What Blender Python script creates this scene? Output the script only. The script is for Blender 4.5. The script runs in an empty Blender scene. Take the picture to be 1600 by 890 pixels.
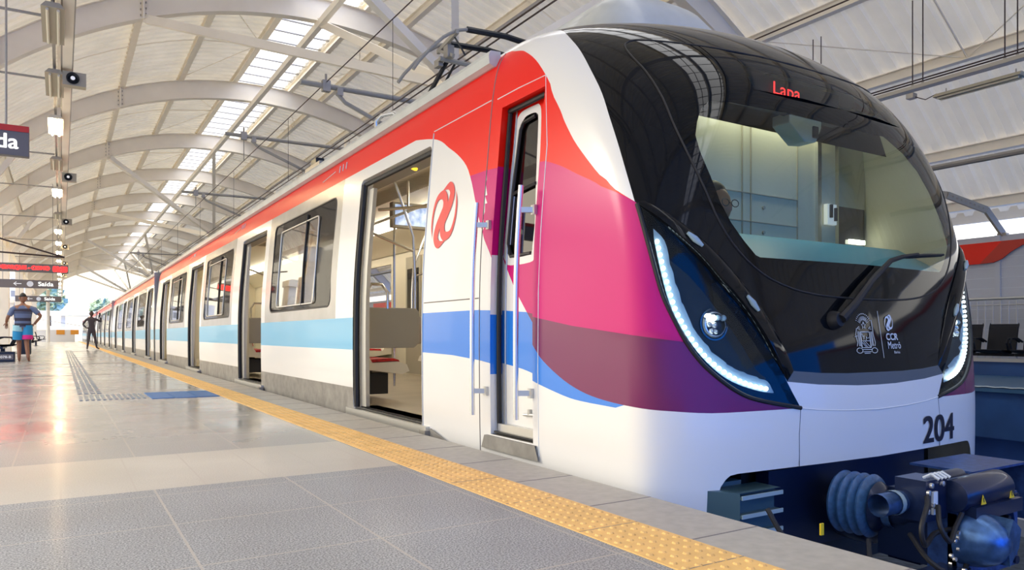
import bpy, math, random
import numpy as np
from mathutils import Vector, Matrix
from mathutils.geometry import delaunay_2d_cdt
random.seed(7); rng = np.random.default_rng(7)
sc = bpy.context.scene
COL = sc.collection
# ---------------------------------------------------------------- camera
TH = math.atan2(705.0, 1140.0)
cam_data = bpy.data.cameras.new('camera'); cam = bpy.data.objects.new('camera', cam_data)
COL.objects.link(cam); sc.camera = cam
cam.location = (0, 0, .70); cam.rotation_euler = (math.pi/2, 0, -TH)
cam_data.sensor_width = 36; cam_data.lens = 36*1140/1600; cam_data.shift_y = (523-445)/1600
cam_data.clip_end = 800; cam_data.clip_start = .05
# ---------------------------------------------------------------- render look
sc.view_settings.view_transform = 'Standard'; sc.view_settings.look = 'None'
sc.view_settings.gamma = 1; sc.view_settings.use_curve_mapping = False
sc.view_settings.exposure = 0.40
sc.cycles.max_bounces = 10; sc.cycles.diffuse_bounces = 6; sc.cycles.glossy_bounces = 4
sc.cycles.transparent_max_bounces = 12; sc.cycles.transmission_bounces = 6
sc.cycles.use_denoising = True; sc.cycles.sample_clamp_indirect = 8
# ---------------------------------------------------------------- sky: warm bright towards the far end and platform side, deep blue behind the nose
W = bpy.data.worlds.new('sky'); sc.world = W; W.use_nodes = True
nt = W.node_tree; nt.nodes.clear()
def wn(t, **k):
    n = nt.nodes.new(t)
    for a, b in k.items(): setattr(n, a, b)
    return n
tc = wn('ShaderNodeTexCoord')
dt = wn('ShaderNodeVectorMath', operation='DOT_PRODUCT'); dt.inputs[1].default_value = Vector((-.66, .75, 0)).normalized()
nt.links.new(tc.outputs['Generated'], dt.inputs[0])
rp = wn('ShaderNodeValToRGB')
mr = wn('ShaderNodeMapRange'); mr.inputs[1].default_value = -1; mr.inputs[2].default_value = 1
nt.links.new(dt.outputs['Value'], mr.inputs[0]); nt.links.new(mr.outputs[0], rp.inputs[0])
el = rp.color_ramp.elements                      # colour x strength round the compass
el[0].position = 0.0; el[0].color = (.02, .44, 2.1, 1)
el[1].position = 1.0; el[1].color = (2.2, 1.95, 1.5, 1)
for p_, c_ in ((.20, (.04, .52, 2.1)), (.38, (.22, .52, 1.15)), (.49, (.46, .58, .78)), (.58, (.62, .66, .74)), (.68, (.95, .93, .88)), (.82, (1.35, 1.22, 1.0))):
    e = el.new(p_); e.color = (*c_, 1)
up = wn('ShaderNodeSeparateXYZ'); nt.links.new(tc.outputs['Generated'], up.inputs[0])
uz = wn('ShaderNodeMapRange'); uz.inputs[1].default_value = .35; uz.inputs[2].default_value = .75; nt.links.new(up.outputs['Z'], uz.inputs[0])
mz = wn('ShaderNodeMixRGB'); mz.inputs[2].default_value = (3.0, 2.95, 2.85, 1); nt.links.new(uz.outputs[0], mz.inputs[0]); nt.links.new(rp.outputs[0], mz.inputs[1])
bg = wn('ShaderNodeBackground'); nt.links.new(mz.outputs[0], bg.inputs[0]); bg.inputs[1].default_value = 1.0
out = wn('ShaderNodeOutputWorld'); nt.links.new(bg.outputs[0], out.inputs[0])
sun_d = bpy.data.lights.new('sun', 'SUN'); sun = bpy.data.objects.new('sun', sun_d); COL.objects.link(sun)
sun_d.energy = .8; sun_d.angle = math.radians(12); sun_d.color = (1, .88, .7)
sun.rotation_euler = Vector((.55, -.60, -.34)).to_track_quat('-Z', 'Y').to_euler()

# ---------------------------------------------------------------- materials
M = {}
def mat(name, col, rough=.5, metal=0., coat=0., emit=None, es=1., spec=.5, alpha=1., trans=0., bump=None, noise=None):
    m = bpy.data.materials.new(name); m.use_nodes = True; t = m.node_tree; b = t.nodes['Principled BSDF']
    b.inputs['Base Color'].default_value = (*col, 1); b.inputs['Roughness'].default_value = rough
    b.inputs['Metallic'].default_value = metal; b.inputs['Coat Weight'].default_value = coat; b.inputs['Coat Roughness'].default_value = .04
    b.inputs['Specular IOR Level'].default_value = spec; b.inputs['Alpha'].default_value = alpha
    b.inputs['Transmission Weight'].default_value = trans
    if emit: b.inputs['Emission Color'].default_value = (*emit, 1); b.inputs['Emission Strength'].default_value = es
    if noise:   # (scale, amount): wear and grain in the base colour
        tx = t.nodes.new('ShaderNodeTexCoord'); n = t.nodes.new('ShaderNodeTexNoise'); n.inputs['Scale'].default_value = noise[0]; n.inputs['Detail'].default_value = 4
        t.links.new(tx.outputs['Object'], n.inputs['Vector'])
        r = t.nodes.new('ShaderNodeMapRange'); r.inputs[1].default_value = .3; r.inputs[2].default_value = .7; r.inputs[3].default_value = 1-noise[1]; r.inputs[4].default_value = 1+noise[1]*.5
        t.links.new(n.outputs['Fac'], r.inputs[0])
        v = t.nodes.new('ShaderNodeVectorMath'); v.operation = 'SCALE'; v.inputs[0].default_value = col
        t.links.new(r.outputs[0], v.inputs['Scale']); t.links.new(v.outputs[0], b.inputs['Base Color'])
    if bump:
        tx = t.nodes.new('ShaderNodeTexCoord'); n = t.nodes.new('ShaderNodeTexNoise'); n.inputs['Scale'].default_value = bump[0]
        t.links.new(tx.outputs['Object'], n.inputs['Vector'])
        bp = t.nodes.new('ShaderNodeBump'); bp.inputs['Strength'].default_value = bump[1]; bp.inputs['Distance'].default_value = .01
        t.links.new(n.outputs['Fac'], bp.inputs['Height']); t.links.new(bp.outputs[0], b.inputs['Normal'])
    M[name] = m; return m
mat('white_paint', (.86, .86, .85), .22, coat=.25)
mat('red_paint', (.90, .012, .004), .3, spec=.25)
mat('magenta_paint', (.64, .005, .19), .25, spec=.32)
mat('purple_paint', (.18, .006, .09), .2, spec=.45)
mat('blue_paint', (.02, .22, .82), .24, coat=.15)
mat('sky_blue_paint', (.12, .50, .80), .28, coat=.15)
mat('black_gloss', (.005, .006, .008), .05, spec=.2)
mat('frit', (.003, .004, .005), .03, spec=.2)
mat('grey_band', (.10, .12, .14), .45)
mat('lamp_inner', (.035, .04, .045), .85, spec=.1)
mat('seam', (.22, .2, .2), .6)
mat('steel_skin', (.42, .42, .41), .26, metal=.35, noise=(3, .12))
mat('lower_grey', (.30, .285, .26), .6, noise=(9, .25))
mat('aluminium', (.62, .62, .60), .35, metal=.7)
mat('brushed', (.72, .71, .68), .25, metal=.9)
mat('chrome', (.80, .79, .77), .26, metal=.75)
mat('rubber', (.012, .012, .015), .55)
mat('dark_metal', (.02, .023, .03), .35, metal=.4)
mat('dark_glass', (.03, .03, .032), .04)
mat('lens', (.02, .03, .032), .05, coat=1.)
mat('bezel', (.34, .46, .52), .35)
mat('led_white', (1, 1, 1), .4, emit=(.85, .97, 1), es=5.5)
mat('led_red', (1, .02, .02), .4, emit=(1, .03, .03), es=2.2)
mat('led_yellow', (1, .7, .05), .4, emit=(1, .62, .04), es=1.2)
mat('tube_light', (1, 1, 1), .4, emit=(1, .93, .80), es=7)
mat('station_tube', (1, 1, 1), .4, emit=(1, .74, .40), es=120)
mat('cab_light', (1, 1, 1), .4, emit=(1, .95, .80), es=10)
mat('cream', (.74, .68, .52), .45)
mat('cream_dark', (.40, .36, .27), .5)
mat('cab_cream', (.62, .60, .47), .5)
mat('dash_blue', (.09, .40, .60), .4)
mat('grey_panel', (.34, .32, .28), .5)
mat('seat_shell', (.80, .75, .62), .35, coat=.3)
mat('seat_red', (.62, .012, .012), .6, noise=(30, .4))
mat('train_floor', (.42, .36, .27), .4, noise=(2, .15))
mat('roof_sheet', (.84, .805, .73), .5, noise=(1.2, .12))
mat('beam_white', (.90, .83, .70), .45, noise=(1.5, .06))  # warmth put into the colour against blue sky light on the beams
mat('column_white', (.86, .77, .60), .5, noise=(1.5, .08))  # warm light put into the column colour to offset the blue sky
mat('groove', (.16, .15, .15), .5)
mat('galv', (.36, .34, .31), .4, metal=.5)
mat('bracket_grey', (.33, .31, .27), .5)
mat('wire', (.05, .03, .028), .6)
mat('sign_grey', (.16, .14, .13), .5)
mat('sign_red', (.55, .03, .015), .5)
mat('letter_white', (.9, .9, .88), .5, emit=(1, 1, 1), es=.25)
mat('decal_white', (.75, .80, .85), .4)
mat('decal_red', (.80, .02, .03), .35)
mat('decal_dark', (.012, .012, .03), .4)
mat('yellow_tile', (.86, .54, .19), .55, noise=(6, .12))
mat('blue_tile', (.025, .15, .42), .45)
mat('slate_tile', (.22, .26, .31), .4)
mat('edge_slab', (.42, .40, .37), .55, noise=(20, .12))
mat('skin_brown', (.28, .12, .06), .5)
mat('skin_dark', (.07, .035, .025), .5)
mat('hair', (.012, .01, .01), .6)
mat('seat_black', (.010, .012, .018), .5, spec=.25)
mat('bellow', (.04, .13, .34), .45, coat=.2, noise=(40, .3))
mat('coupler_blue_cast', (.035, .09, .30), .38, metal=.3, noise=(25, .4))  # blue light over the coupler put into its colours and the bellows
mat('coupler_black', (.010, .022, .075), .3, metal=.3, coat=.3)
mat('coupler_steel', (.10, .22, .50), .3, metal=.7, noise=(18, .5))
mat('skirt_box', (.05, .11, .15), .4, coat=.3)
mat('fascia_blue_cast', (.025, .09, .26), .5, noise=(2, .25))  # blue light on the far platform put into fascia and floor colours
mat('far_floor', (.06, .15, .27), .35)
mat('wall_white', (.56, .58, .63), .6)
mat('concrete', (.45, .47, .5), .8, noise=(4, .2))
mat('ballast', (.05, .07, .10), .9, noise=(14, .6))  # bluish tint stands in for blue light in the track pit
mat('rail_steel', (.25, .3, .36), .3, metal=.8)
mat('leaf', (.50, .60, .38), .8, noise=(2, .4))
mat('bark', (.12, .08, .05), .9)
mat('building', (.92, .84, .70), .8)  # warm pale tone offsets the blue light on camera-facing sides
mat('orange', (.9, .35, .03), .6)
mat('warn_yellow', (.85, .62, .02), .5)
mat('shirt_blue', (.13, .17, .28), .8)
mat('shirt_stripe', (.035, .03, .05), .8)
mat('shorts_blue', (.02, .26, .50), .7)
mat('shorts_pink', (.70, .02, .22), .7)
mat('shorts_pale', (.35, .62, .66), .7)
mat('dark_cloth', (.06, .05, .06), .8)
mat('roof_unit', (.55, .58, .57), .4, coat=.2, noise=(5, .1))
# glass of windscreen: clear with a faint tint, reflecting
def glass(name, tint, rough=0.0, ior=1.5):
    m = bpy.data.materials.new(name); m.use_nodes = True; t = m.node_tree; t.nodes.clear()
    o = t.nodes.new('ShaderNodeOutputMaterial'); tr = t.nodes.new('ShaderNodeBsdfTransparent'); tr.inputs[0].default_value = (*tint, 1)
    gl = t.nodes.new('ShaderNodeBsdfGlossy'); gl.inputs['Roughness'].default_value = .02
    fr = t.nodes.new('ShaderNodeFresnel'); fr.inputs['IOR'].default_value = ior
    mx = t.nodes.new('ShaderNodeMixShader'); t.links.new(fr.outputs[0], mx.inputs[0]); t.links.new(tr.outputs[0], mx.inputs[1]); t.links.new(gl.outputs[0], mx.inputs[2]); t.links.new(mx.outputs[0], o.inputs[0])
    M[name] = m
glass('windscreen', (.74, .84, .76), ior=1.5)
glass('window_glass', (.30, .30, .29), ior=2.0)
glass('lamp_glass', (.88, .95, .97), ior=1.22)
def sky_panel():
    m = bpy.data.materials.new('skylight'); m.use_nodes = True; t = m.node_tree; t.nodes.clear()
    o = t.nodes.new('ShaderNodeOutputMaterial'); tr = t.nodes.new('ShaderNodeBsdfTransparent'); tl = t.nodes.new('ShaderNodeBsdfTranslucent'); tl.inputs[0].default_value = (.95, .95, .95, 1)
    mx = t.nodes.new('ShaderNodeMixShader'); mx.inputs[0].default_value = .6; t.links.new(tr.outputs[0], mx.inputs[1]); t.links.new(tl.outputs[0], mx.inputs[2]); t.links.new(mx.outputs[0], o.inputs[0]); M['skylight'] = m
sky_panel()
# screen showing a street scene as blurry colours
def screen_mat():
    m = mat('screen', (.2, .3, .5), .2); t = m.node_tree; b = t.nodes['Principled BSDF']
    n = t.nodes.new('ShaderNodeTexNoise'); n.inputs['Scale'].default_value = 9; tx = t.nodes.new('ShaderNodeTexCoord'); t.links.new(tx.outputs['Object'], n.inputs['Vector'])
    r = t.nodes.new('ShaderNodeValToRGB'); r.color_ramp.elements[0].position = .35; r.color_ramp.elements[0].color = (.02, .12, .45, 1); r.color_ramp.elements[1].position = .65; r.color_ramp.elements[1].color = (.7, .8, .9, 1)
    t.links.new(n.outputs['Fac'], r.inputs[0]); t.links.new(r.outputs[0], b.inputs['Emission Color']); b.inputs['Emission Strength'].default_value = .7
screen_mat()
# granite floor: square slabs .58 m, fine joints, a paler band of narrower tiles, speckle
def floor_mat():
    m = bpy.data.materials.new('granite_floor'); m.use_nodes = True; t = m.node_tree; b = t.nodes['Principled BSDF']; N = t.nodes.new; Lk = t.links.new
    tx = N('ShaderNodeTexCoord'); sp = N('ShaderNodeSeparateXYZ'); Lk(tx.outputs['Object'], sp.inputs[0])
    def math_(op, a, b2=None, b3=None):
        n = N('ShaderNodeMath'); n.operation = op
        for i, v in enumerate((a, b2, b3)):
            if v is None: continue
            if isinstance(v, (int, float)): n.inputs[i].default_value = v
            else: Lk(v, n.inputs[i])
        return n.outputs[0]
    X, Y = sp.outputs['X'], sp.outputs['Y']
    def joint(c, off, pitch, half):     # 1 on a joint line
        w = math_('PINGPONG', math_('ADD', c, off), pitch/2); w = math_('LESS_THAN', w, half); return w
    jx = joint(X, -.36+58*.58, .58, .0045); jy = joint(Y, -2.38+.57*50, .57, .0045)
    j1 = math_('MAXIMUM', jx, jy)
    jb = joint(X, 29*.29, .29, .004)
    inb = math_('MULTIPLY', math_('GREATER_THAN', Y, 3.66), math_('LESS_THAN', Y, 4.70))
    inb = math_('MULTIPLY', inb, math_('LESS_THAN', X, 1.55))
    sn = N('ShaderNodeTexNoise'); sn.inputs['Scale'].default_value = 160; sn.inputs['Detail'].default_value = 3; Lk(tx.outputs['Object'], sn.inputs['Vector'])
    big = N('ShaderNodeTexNoise'); big.inputs['Scale'].default_value = 1.3; big.inputs['Detail'].default_value = 5; Lk(tx.outputs['Object'], big.inputs['Vector'])
    r = N('ShaderNodeValToRGB'); r.color_ramp.elements[0].position = .38; r.color_ramp.elements[0].color = (.15, .158, .165, 1); r.color_ramp.elements[1].position = .62; r.color_ramp.elements[1].color = (.44, .45, .46, 1)
    Lk(sn.outputs['Fac'], r.inputs[0])
    r2 = N('ShaderNodeValToRGB'); r2.color_ramp.elements[0].position = .3; r2.color_ramp.elements[0].color = (.44, .41, .355, 1); r2.color_ramp.elements[1].position = .7; r2.color_ramp.elements[1].color = (.56, .53, .47, 1)
    Lk(sn.outputs['Fac'], r2.inputs[0])
    # polished further off: paler slabs past the band
    far = N('ShaderNodeMapRange'); far.inputs[1].default_value = 4.6; far.inputs[2].default_value = 4.75; Lk(Y, far.inputs[0])
    pale = N('ShaderNodeMixRGB'); pale.inputs[2].default_value = (.40, .38, .345, 1); Lk(r.outputs[0], pale.inputs[1]); fm = math_('MULTIPLY', far.outputs[0], .45); Lk(fm, pale.inputs[0])
    mixb = N('ShaderNodeMixRGB'); Lk(inb, mixb.inputs[0]); Lk(pale.outputs[0], mixb.inputs[1]); Lk(r2.outputs[0], mixb.inputs[2])
    bm = N('ShaderNodeMapRange'); bm.inputs[1].default_value = .3; bm.inputs[2].default_value = .7; bm.inputs[3].default_value = .86; bm.inputs[4].default_value = 1.1; Lk(big.outputs['Fac'], bm.inputs[0])
    sca = N('ShaderNodeVectorMath'); sca.operation = 'SCALE'; Lk(mixb.outputs[0], sca.inputs[0]); Lk(bm.outputs[0], sca.inputs['Scale'])
    jj = math_('MAXIMUM', math_('MULTIPLY', j1, math_('SUBTRACT', 1.0, inb)), math_('MULTIPLY', jb, inb))
    fin = N('ShaderNodeMixRGB'); fin.inputs[2].default_value = (.46, .42, .37, 1); Lk(math_('MULTIPLY', jj, .7), fin.inputs[0]); Lk(sca.outputs[0], fin.inputs[1])
    Lk(fin.outputs[0], b.inputs['Base Color'])
    rr = N('ShaderNodeMapRange'); rr.inputs[1].default_value = .3; rr.inputs[2].default_value = .7; rr.inputs[3].default_value = .13; rr.inputs[4].default_value = .30; Lk(big.outputs['Fac'], rr.inputs[0])
    rg = N('ShaderNodeMapRange'); rg.inputs[1].default_value = 3.0; rg.inputs[2].default_value = 6.0; rg.inputs[3].default_value = .42; rg.inputs[4].default_value = 0.0; Lk(Y, rg.inputs[0])
    Lk(math_('ADD', rr.outputs[0], rg.outputs[0]), b.inputs['Roughness']); b.inputs['Coat Weight'].default_value = .08; b.inputs['Coat Roughness'].default_value = .15
    M['granite_floor'] = m
floor_mat()
# translucency added to the metal roof sheets to brighten the vault
def sheet_mat():
    m = M['roof_sheet']; t = m.node_tree; b = t.nodes['Principled BSDF']; o = t.nodes['Material Output']; tl = t.nodes.new('ShaderNodeBsdfTranslucent'); tl.inputs[0].default_value = (.9, .84, .74, 1)
    mx = t.nodes.new('ShaderNodeMixShader'); mx.inputs[0].default_value = .10; t.links.new(b.outputs[0], mx.inputs[1]); t.links.new(tl.outputs[0], mx.inputs[2]); t.links.new(mx.outputs[0], o.inputs['Surface'])
sheet_mat()

# ---------------------------------------------------------------- mesh helpers
class MB:
    def __init__(s): s.v = []; s.f = []; s.m = []; s.mats = []
    def mi(s, name):
        if name not in s.mats: s.mats.append(name)
        return s.mats.index(name)
    def add(s, vs, fs, m):
        k = len(s.v); i = s.mi(m); s.v += [tuple(map(float, p)) for p in vs]
        for f in fs: s.f.append(tuple(k+j for j in f)); s.m.append(i)
    def box(s, c, d, m, R=None):
        x, y, z = (q/2 for q in d); vs = [Vector((a*x, b*y, e*z)) for a in (-1, 1) for b in (-1, 1) for e in (-1, 1)]
        if R is not None: vs = [R @ v for v in vs]
        s.add([Vector(c)+v for v in vs], [(0, 1, 3, 2), (4, 6, 7, 5), (0, 4, 5, 1), (2, 3, 7, 6), (0, 2, 6, 4), (1, 5, 7, 3)], m)
    def b2(s, lo, hi, m): s.box([(a+b)/2 for a, b in zip(lo, hi)], [abs(b-a) for a, b in zip(lo, hi)], m)
    def beam(s, p, q, w, h, m, up=(0, 0, 1)):        # rectangular bar between points
        p, q = Vector(p), Vector(q); d = q-p; L = d.length; y = d.normalized(); u = Vector(up)
        if abs(y.dot(u)) > .99: u = Vector((1, 0, 0))
        x = y.cross(u).normalized(); z = x.cross(y)
        R = Matrix((x, y, z)).transposed(); s.box((p+q)/2, (w, L, h), m, R)
    def ibeam(s, p, q, w, h, m, t=.02):
        p, q = Vector(p), Vector(q); y = (q-p).normalized(); x = y.cross(Vector((0, 0, 1))).normalized(); z = x.cross(y)
        s.beam(p, q, t, h, m); s.beam(p+z*(h/2), q+z*(h/2), w, t, m); s.beam(p-z*(h/2), q-z*(h/2), w, t, m)
    def tube(s, pts, r, m, n=8, cap=True):
        pts = [Vector(p) for p in pts]; N = len(pts); rs = r if isinstance(r, (list, tuple)) else [r]*N
        T = [(pts[min(i+1, N-1)]-pts[max(i-1, 0)]).normalized() for i in range(N)]
        u = Vector((0, 0, 1)) if abs(T[0].z) < .9 else Vector((1, 0, 0)); vs = []
        for i in range(N):
            x = T[i].cross(u).normalized(); u = x.cross(T[i]).normalized()
            for k in range(n):
                a = 2*math.pi*k/n; vs.append(pts[i]+(x*math.cos(a)+u*math.sin(a))*rs[i])
        fs = [(i*n+k, i*n+(k+1) % n, (i+1)*n+(k+1) % n, (i+1)*n+k) for i in range(N-1) for k in range(n)]
        if cap: fs += [tuple(range(n))[::-1], tuple((N-1)*n+k for k in range(n))]
        s.add(vs, fs, m)
    def lathe(s, prof, o, ax, m, n=24):               # prof: (radius, along)
        ax = Vector(ax).normalized(); u = Vector((0, 0, 1)) if abs(ax.z) < .9 else Vector((1, 0, 0)); x = ax.cross(u).normalized(); y = ax.cross(x)
        vs = [Vector(o)+ax*h+(x*math.cos(2*math.pi*k/n)+y*math.sin(2*math.pi*k/n))*r for r, h in prof for k in range(n)]
        fs = [(i*n+k, i*n+(k+1) % n, (i+1)*n+(k+1) % n, (i+1)*n+k) for i in range(len(prof)-1) for k in range(n)]
        s.add(vs, fs, m)
    def prism(s, poly, p0, ex, ey, th, m):            # polygon (2d) extruded by vector th
        p0, ex, ey, th = Vector(p0), Vector(ex), Vector(ey), Vector(th); n = len(poly)
        a = [p0+ex*x+ey*y for x, y in poly]; b = [p+th for p in a]
        s.add(a+b, [tuple(range(n)), tuple(range(n, 2*n))[::-1]]+[(i, i+n, (i+1) % n+n, (i+1) % n) for i in range(n)], m)
    def build(s, name, parent=None, smooth=False, bevel=0):
        me = bpy.data.meshes.new(name); me.from_pydata(s.v, [], s.f)
        for n in s.mats: me.materials.append(M[n])
        me.polygons.foreach_set('material_index', s.m)
        if smooth:
            me.polygons.foreach_set('use_smooth', [True]*len(me.polygons))
        me.update(); me.validate()
        o = bpy.data.objects.new(name, me); COL.objects.link(o)
        if parent: attach(o, parent)
        if smooth:
            try: me.set_sharp_from_angle(angle=math.radians(38))
            except Exception: pass
        if bevel:
            b = o.modifiers.new('edge', 'BEVEL'); b.width = bevel; b.segments = 2; b.limit_method = 'ANGLE'
        return o
def attach(o, parent):
    o.parent = parent; o.matrix_parent_inverse = world_of(parent).inverted()
def world_of(o):
    m = Matrix.LocRotScale(o.location, o.rotation_euler, o.scale)
    return world_of(o.parent) @ o.matrix_parent_inverse @ m if o.parent else m
def tag(o, label=None, cat=None, group=None, kind=None):
    for k, v in (('label', label), ('category', cat), ('group', group), ('kind', kind)):
        if v: o[k] = v
    return o
def thing(name, loc, label, cat, group=None, kind=None):
    o = bpy.data.objects.new(name, None); COL.objects.link(o); o.location = loc; o.empty_display_size = .1
    return tag(o, label, cat, group, kind)
def copy_tree(o, parent=None):
    c = o.copy(); COL.objects.link(c)
    if parent: mpi = o.matrix_parent_inverse.copy(); c.parent = parent; c.matrix_parent_inverse = mpi
    for ch in [x for x in bpy.data.objects if x.parent == o]: copy_tree(ch, c)
    return c
def text_mesh(txt, name='text'):
    cu = bpy.data.curves.new(name, 'FONT'); cu.body = txt; cu.align_x = 'LEFT'
    o = bpy.data.objects.new(name, cu); COL.objects.link(o)
    dg = bpy.context.evaluated_depsgraph_get(); dg.update(); me = bpy.data.meshes.new_from_object(o.evaluated_get(dg))
    v = np.array([p.co[:2] for p in me.vertices]); f = [tuple(p.vertices) for p in me.polygons]
    bpy.data.objects.remove(o); bpy.data.curves.remove(cu); bpy.data.meshes.remove(me)
    v = v-v.min(0); return v/v.max(0), f
def put_text(mb, txt, fn, x0, x1, y0, y1, m, weight=0):
    v, f = text_mesh(txt); w = (x1-x0); h = (y1-y0)
    for dx in ([0] if not weight else [-weight, 0, weight]):
        for dy in ([0] if not weight else [-weight*.5, weight*.5]):
            mb.add([fn(x0+a*w+dx, y0+b*h+dy) for a, b in v], f, m)
# lofted nose: section half width / height, front profile, tangent line and roundness, every .3 of the girth parameter
TAB = {
  'W': [1.43, 1.4369, 1.4428, 1.4469, 1.449, 1.4497, 1.4494, 1.448, 1.4449, 1.4397, 1.4319, 1.4215, 1.409, 1.3964, 1.3852, 1.3752, 1.3655, 1.3546, 1.3416, 1.3245, 1.3009, 1.2672, 1.2201, 1.1551, 1.0672, 0.9521, 0.8089, 0.638, 0.4412, 0.2252, 0.0],
  'Z': [-0.45, -0.2214, 0.0029, 0.2183, 0.4209, 0.6082, 0.7774, 0.9268, 1.0597, 1.1856, 1.3158, 1.4555, 1.6, 1.7392, 1.8654, 1.9785, 2.083, 2.1832, 2.2796, 2.3689, 2.4471, 2.5127, 2.5673, 2.6135, 2.6528, 2.6858, 2.7119, 2.731, 2.7443, 2.7543, 2.763],
  'YF': [2.303, 2.2929, 2.2854, 2.2844, 2.2933, 2.3117, 2.3338, 2.3531, 2.3673, 2.3778, 2.3868, 2.3956, 2.4057, 2.4196, 2.4404, 2.471, 2.5144, 2.5738, 2.6514, 2.7447, 2.8485, 2.9593, 3.078, 3.2078, 3.352, 3.5125, 3.6903, 3.8863, 4.0993, 4.3248, 4.556],
  'ZF': [-0.45, -0.2209, 0.0031, 0.2163, 0.4145, 0.5969, 0.7641, 0.9173, 1.058, 1.1889, 1.3127, 1.4315, 1.5472, 1.662, 1.7776, 1.8933, 2.0068, 2.1158, 2.2186, 2.3134, 2.3987, 2.4738, 2.5388, 2.5936, 2.6389, 2.6754, 2.7038, 2.7249, 2.7403, 2.7523, 2.763],
  'YB': [2.681, 2.681, 2.6811, 2.6816, 2.683, 2.6858, 2.6912, 2.7008, 2.7174, 2.7454, 2.7913, 2.8614, 2.9548, 3.0624, 3.1746, 3.2872, 3.3993, 3.5105, 3.6204, 3.7285, 3.8346, 3.9386, 4.0412, 4.1438, 4.2473, 4.3527, 4.4614, 4.5744, 4.6919, 4.8127, 4.935],
  'Q': [0.897, 0.897, 0.897, 0.897, 0.897, 0.897, 0.897, 0.897, 0.897, 0.897, 0.897, 0.8971, 0.8977, 0.8999, 0.9054, 0.915, 0.9277, 0.9415, 0.9546, 0.9651, 0.9718, 0.9749, 0.9758, 0.976, 0.976, 0.9762, 0.9771, 0.9797, 0.9846, 0.9918, 1.0],
  'PE': [0.6, 0.6, 0.6, 0.6, 0.6, 0.6, 0.6, 0.6, 0.6, 0.6, 0.6, 0.6003, 0.6025, 0.6107, 0.631, 0.6662, 0.7129, 0.7641, 0.8131, 0.8529, 0.8782, 0.8897, 0.8933, 0.894, 0.8941, 0.895, 0.899, 0.9103, 0.9321, 0.9636, 1.0],
}
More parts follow.
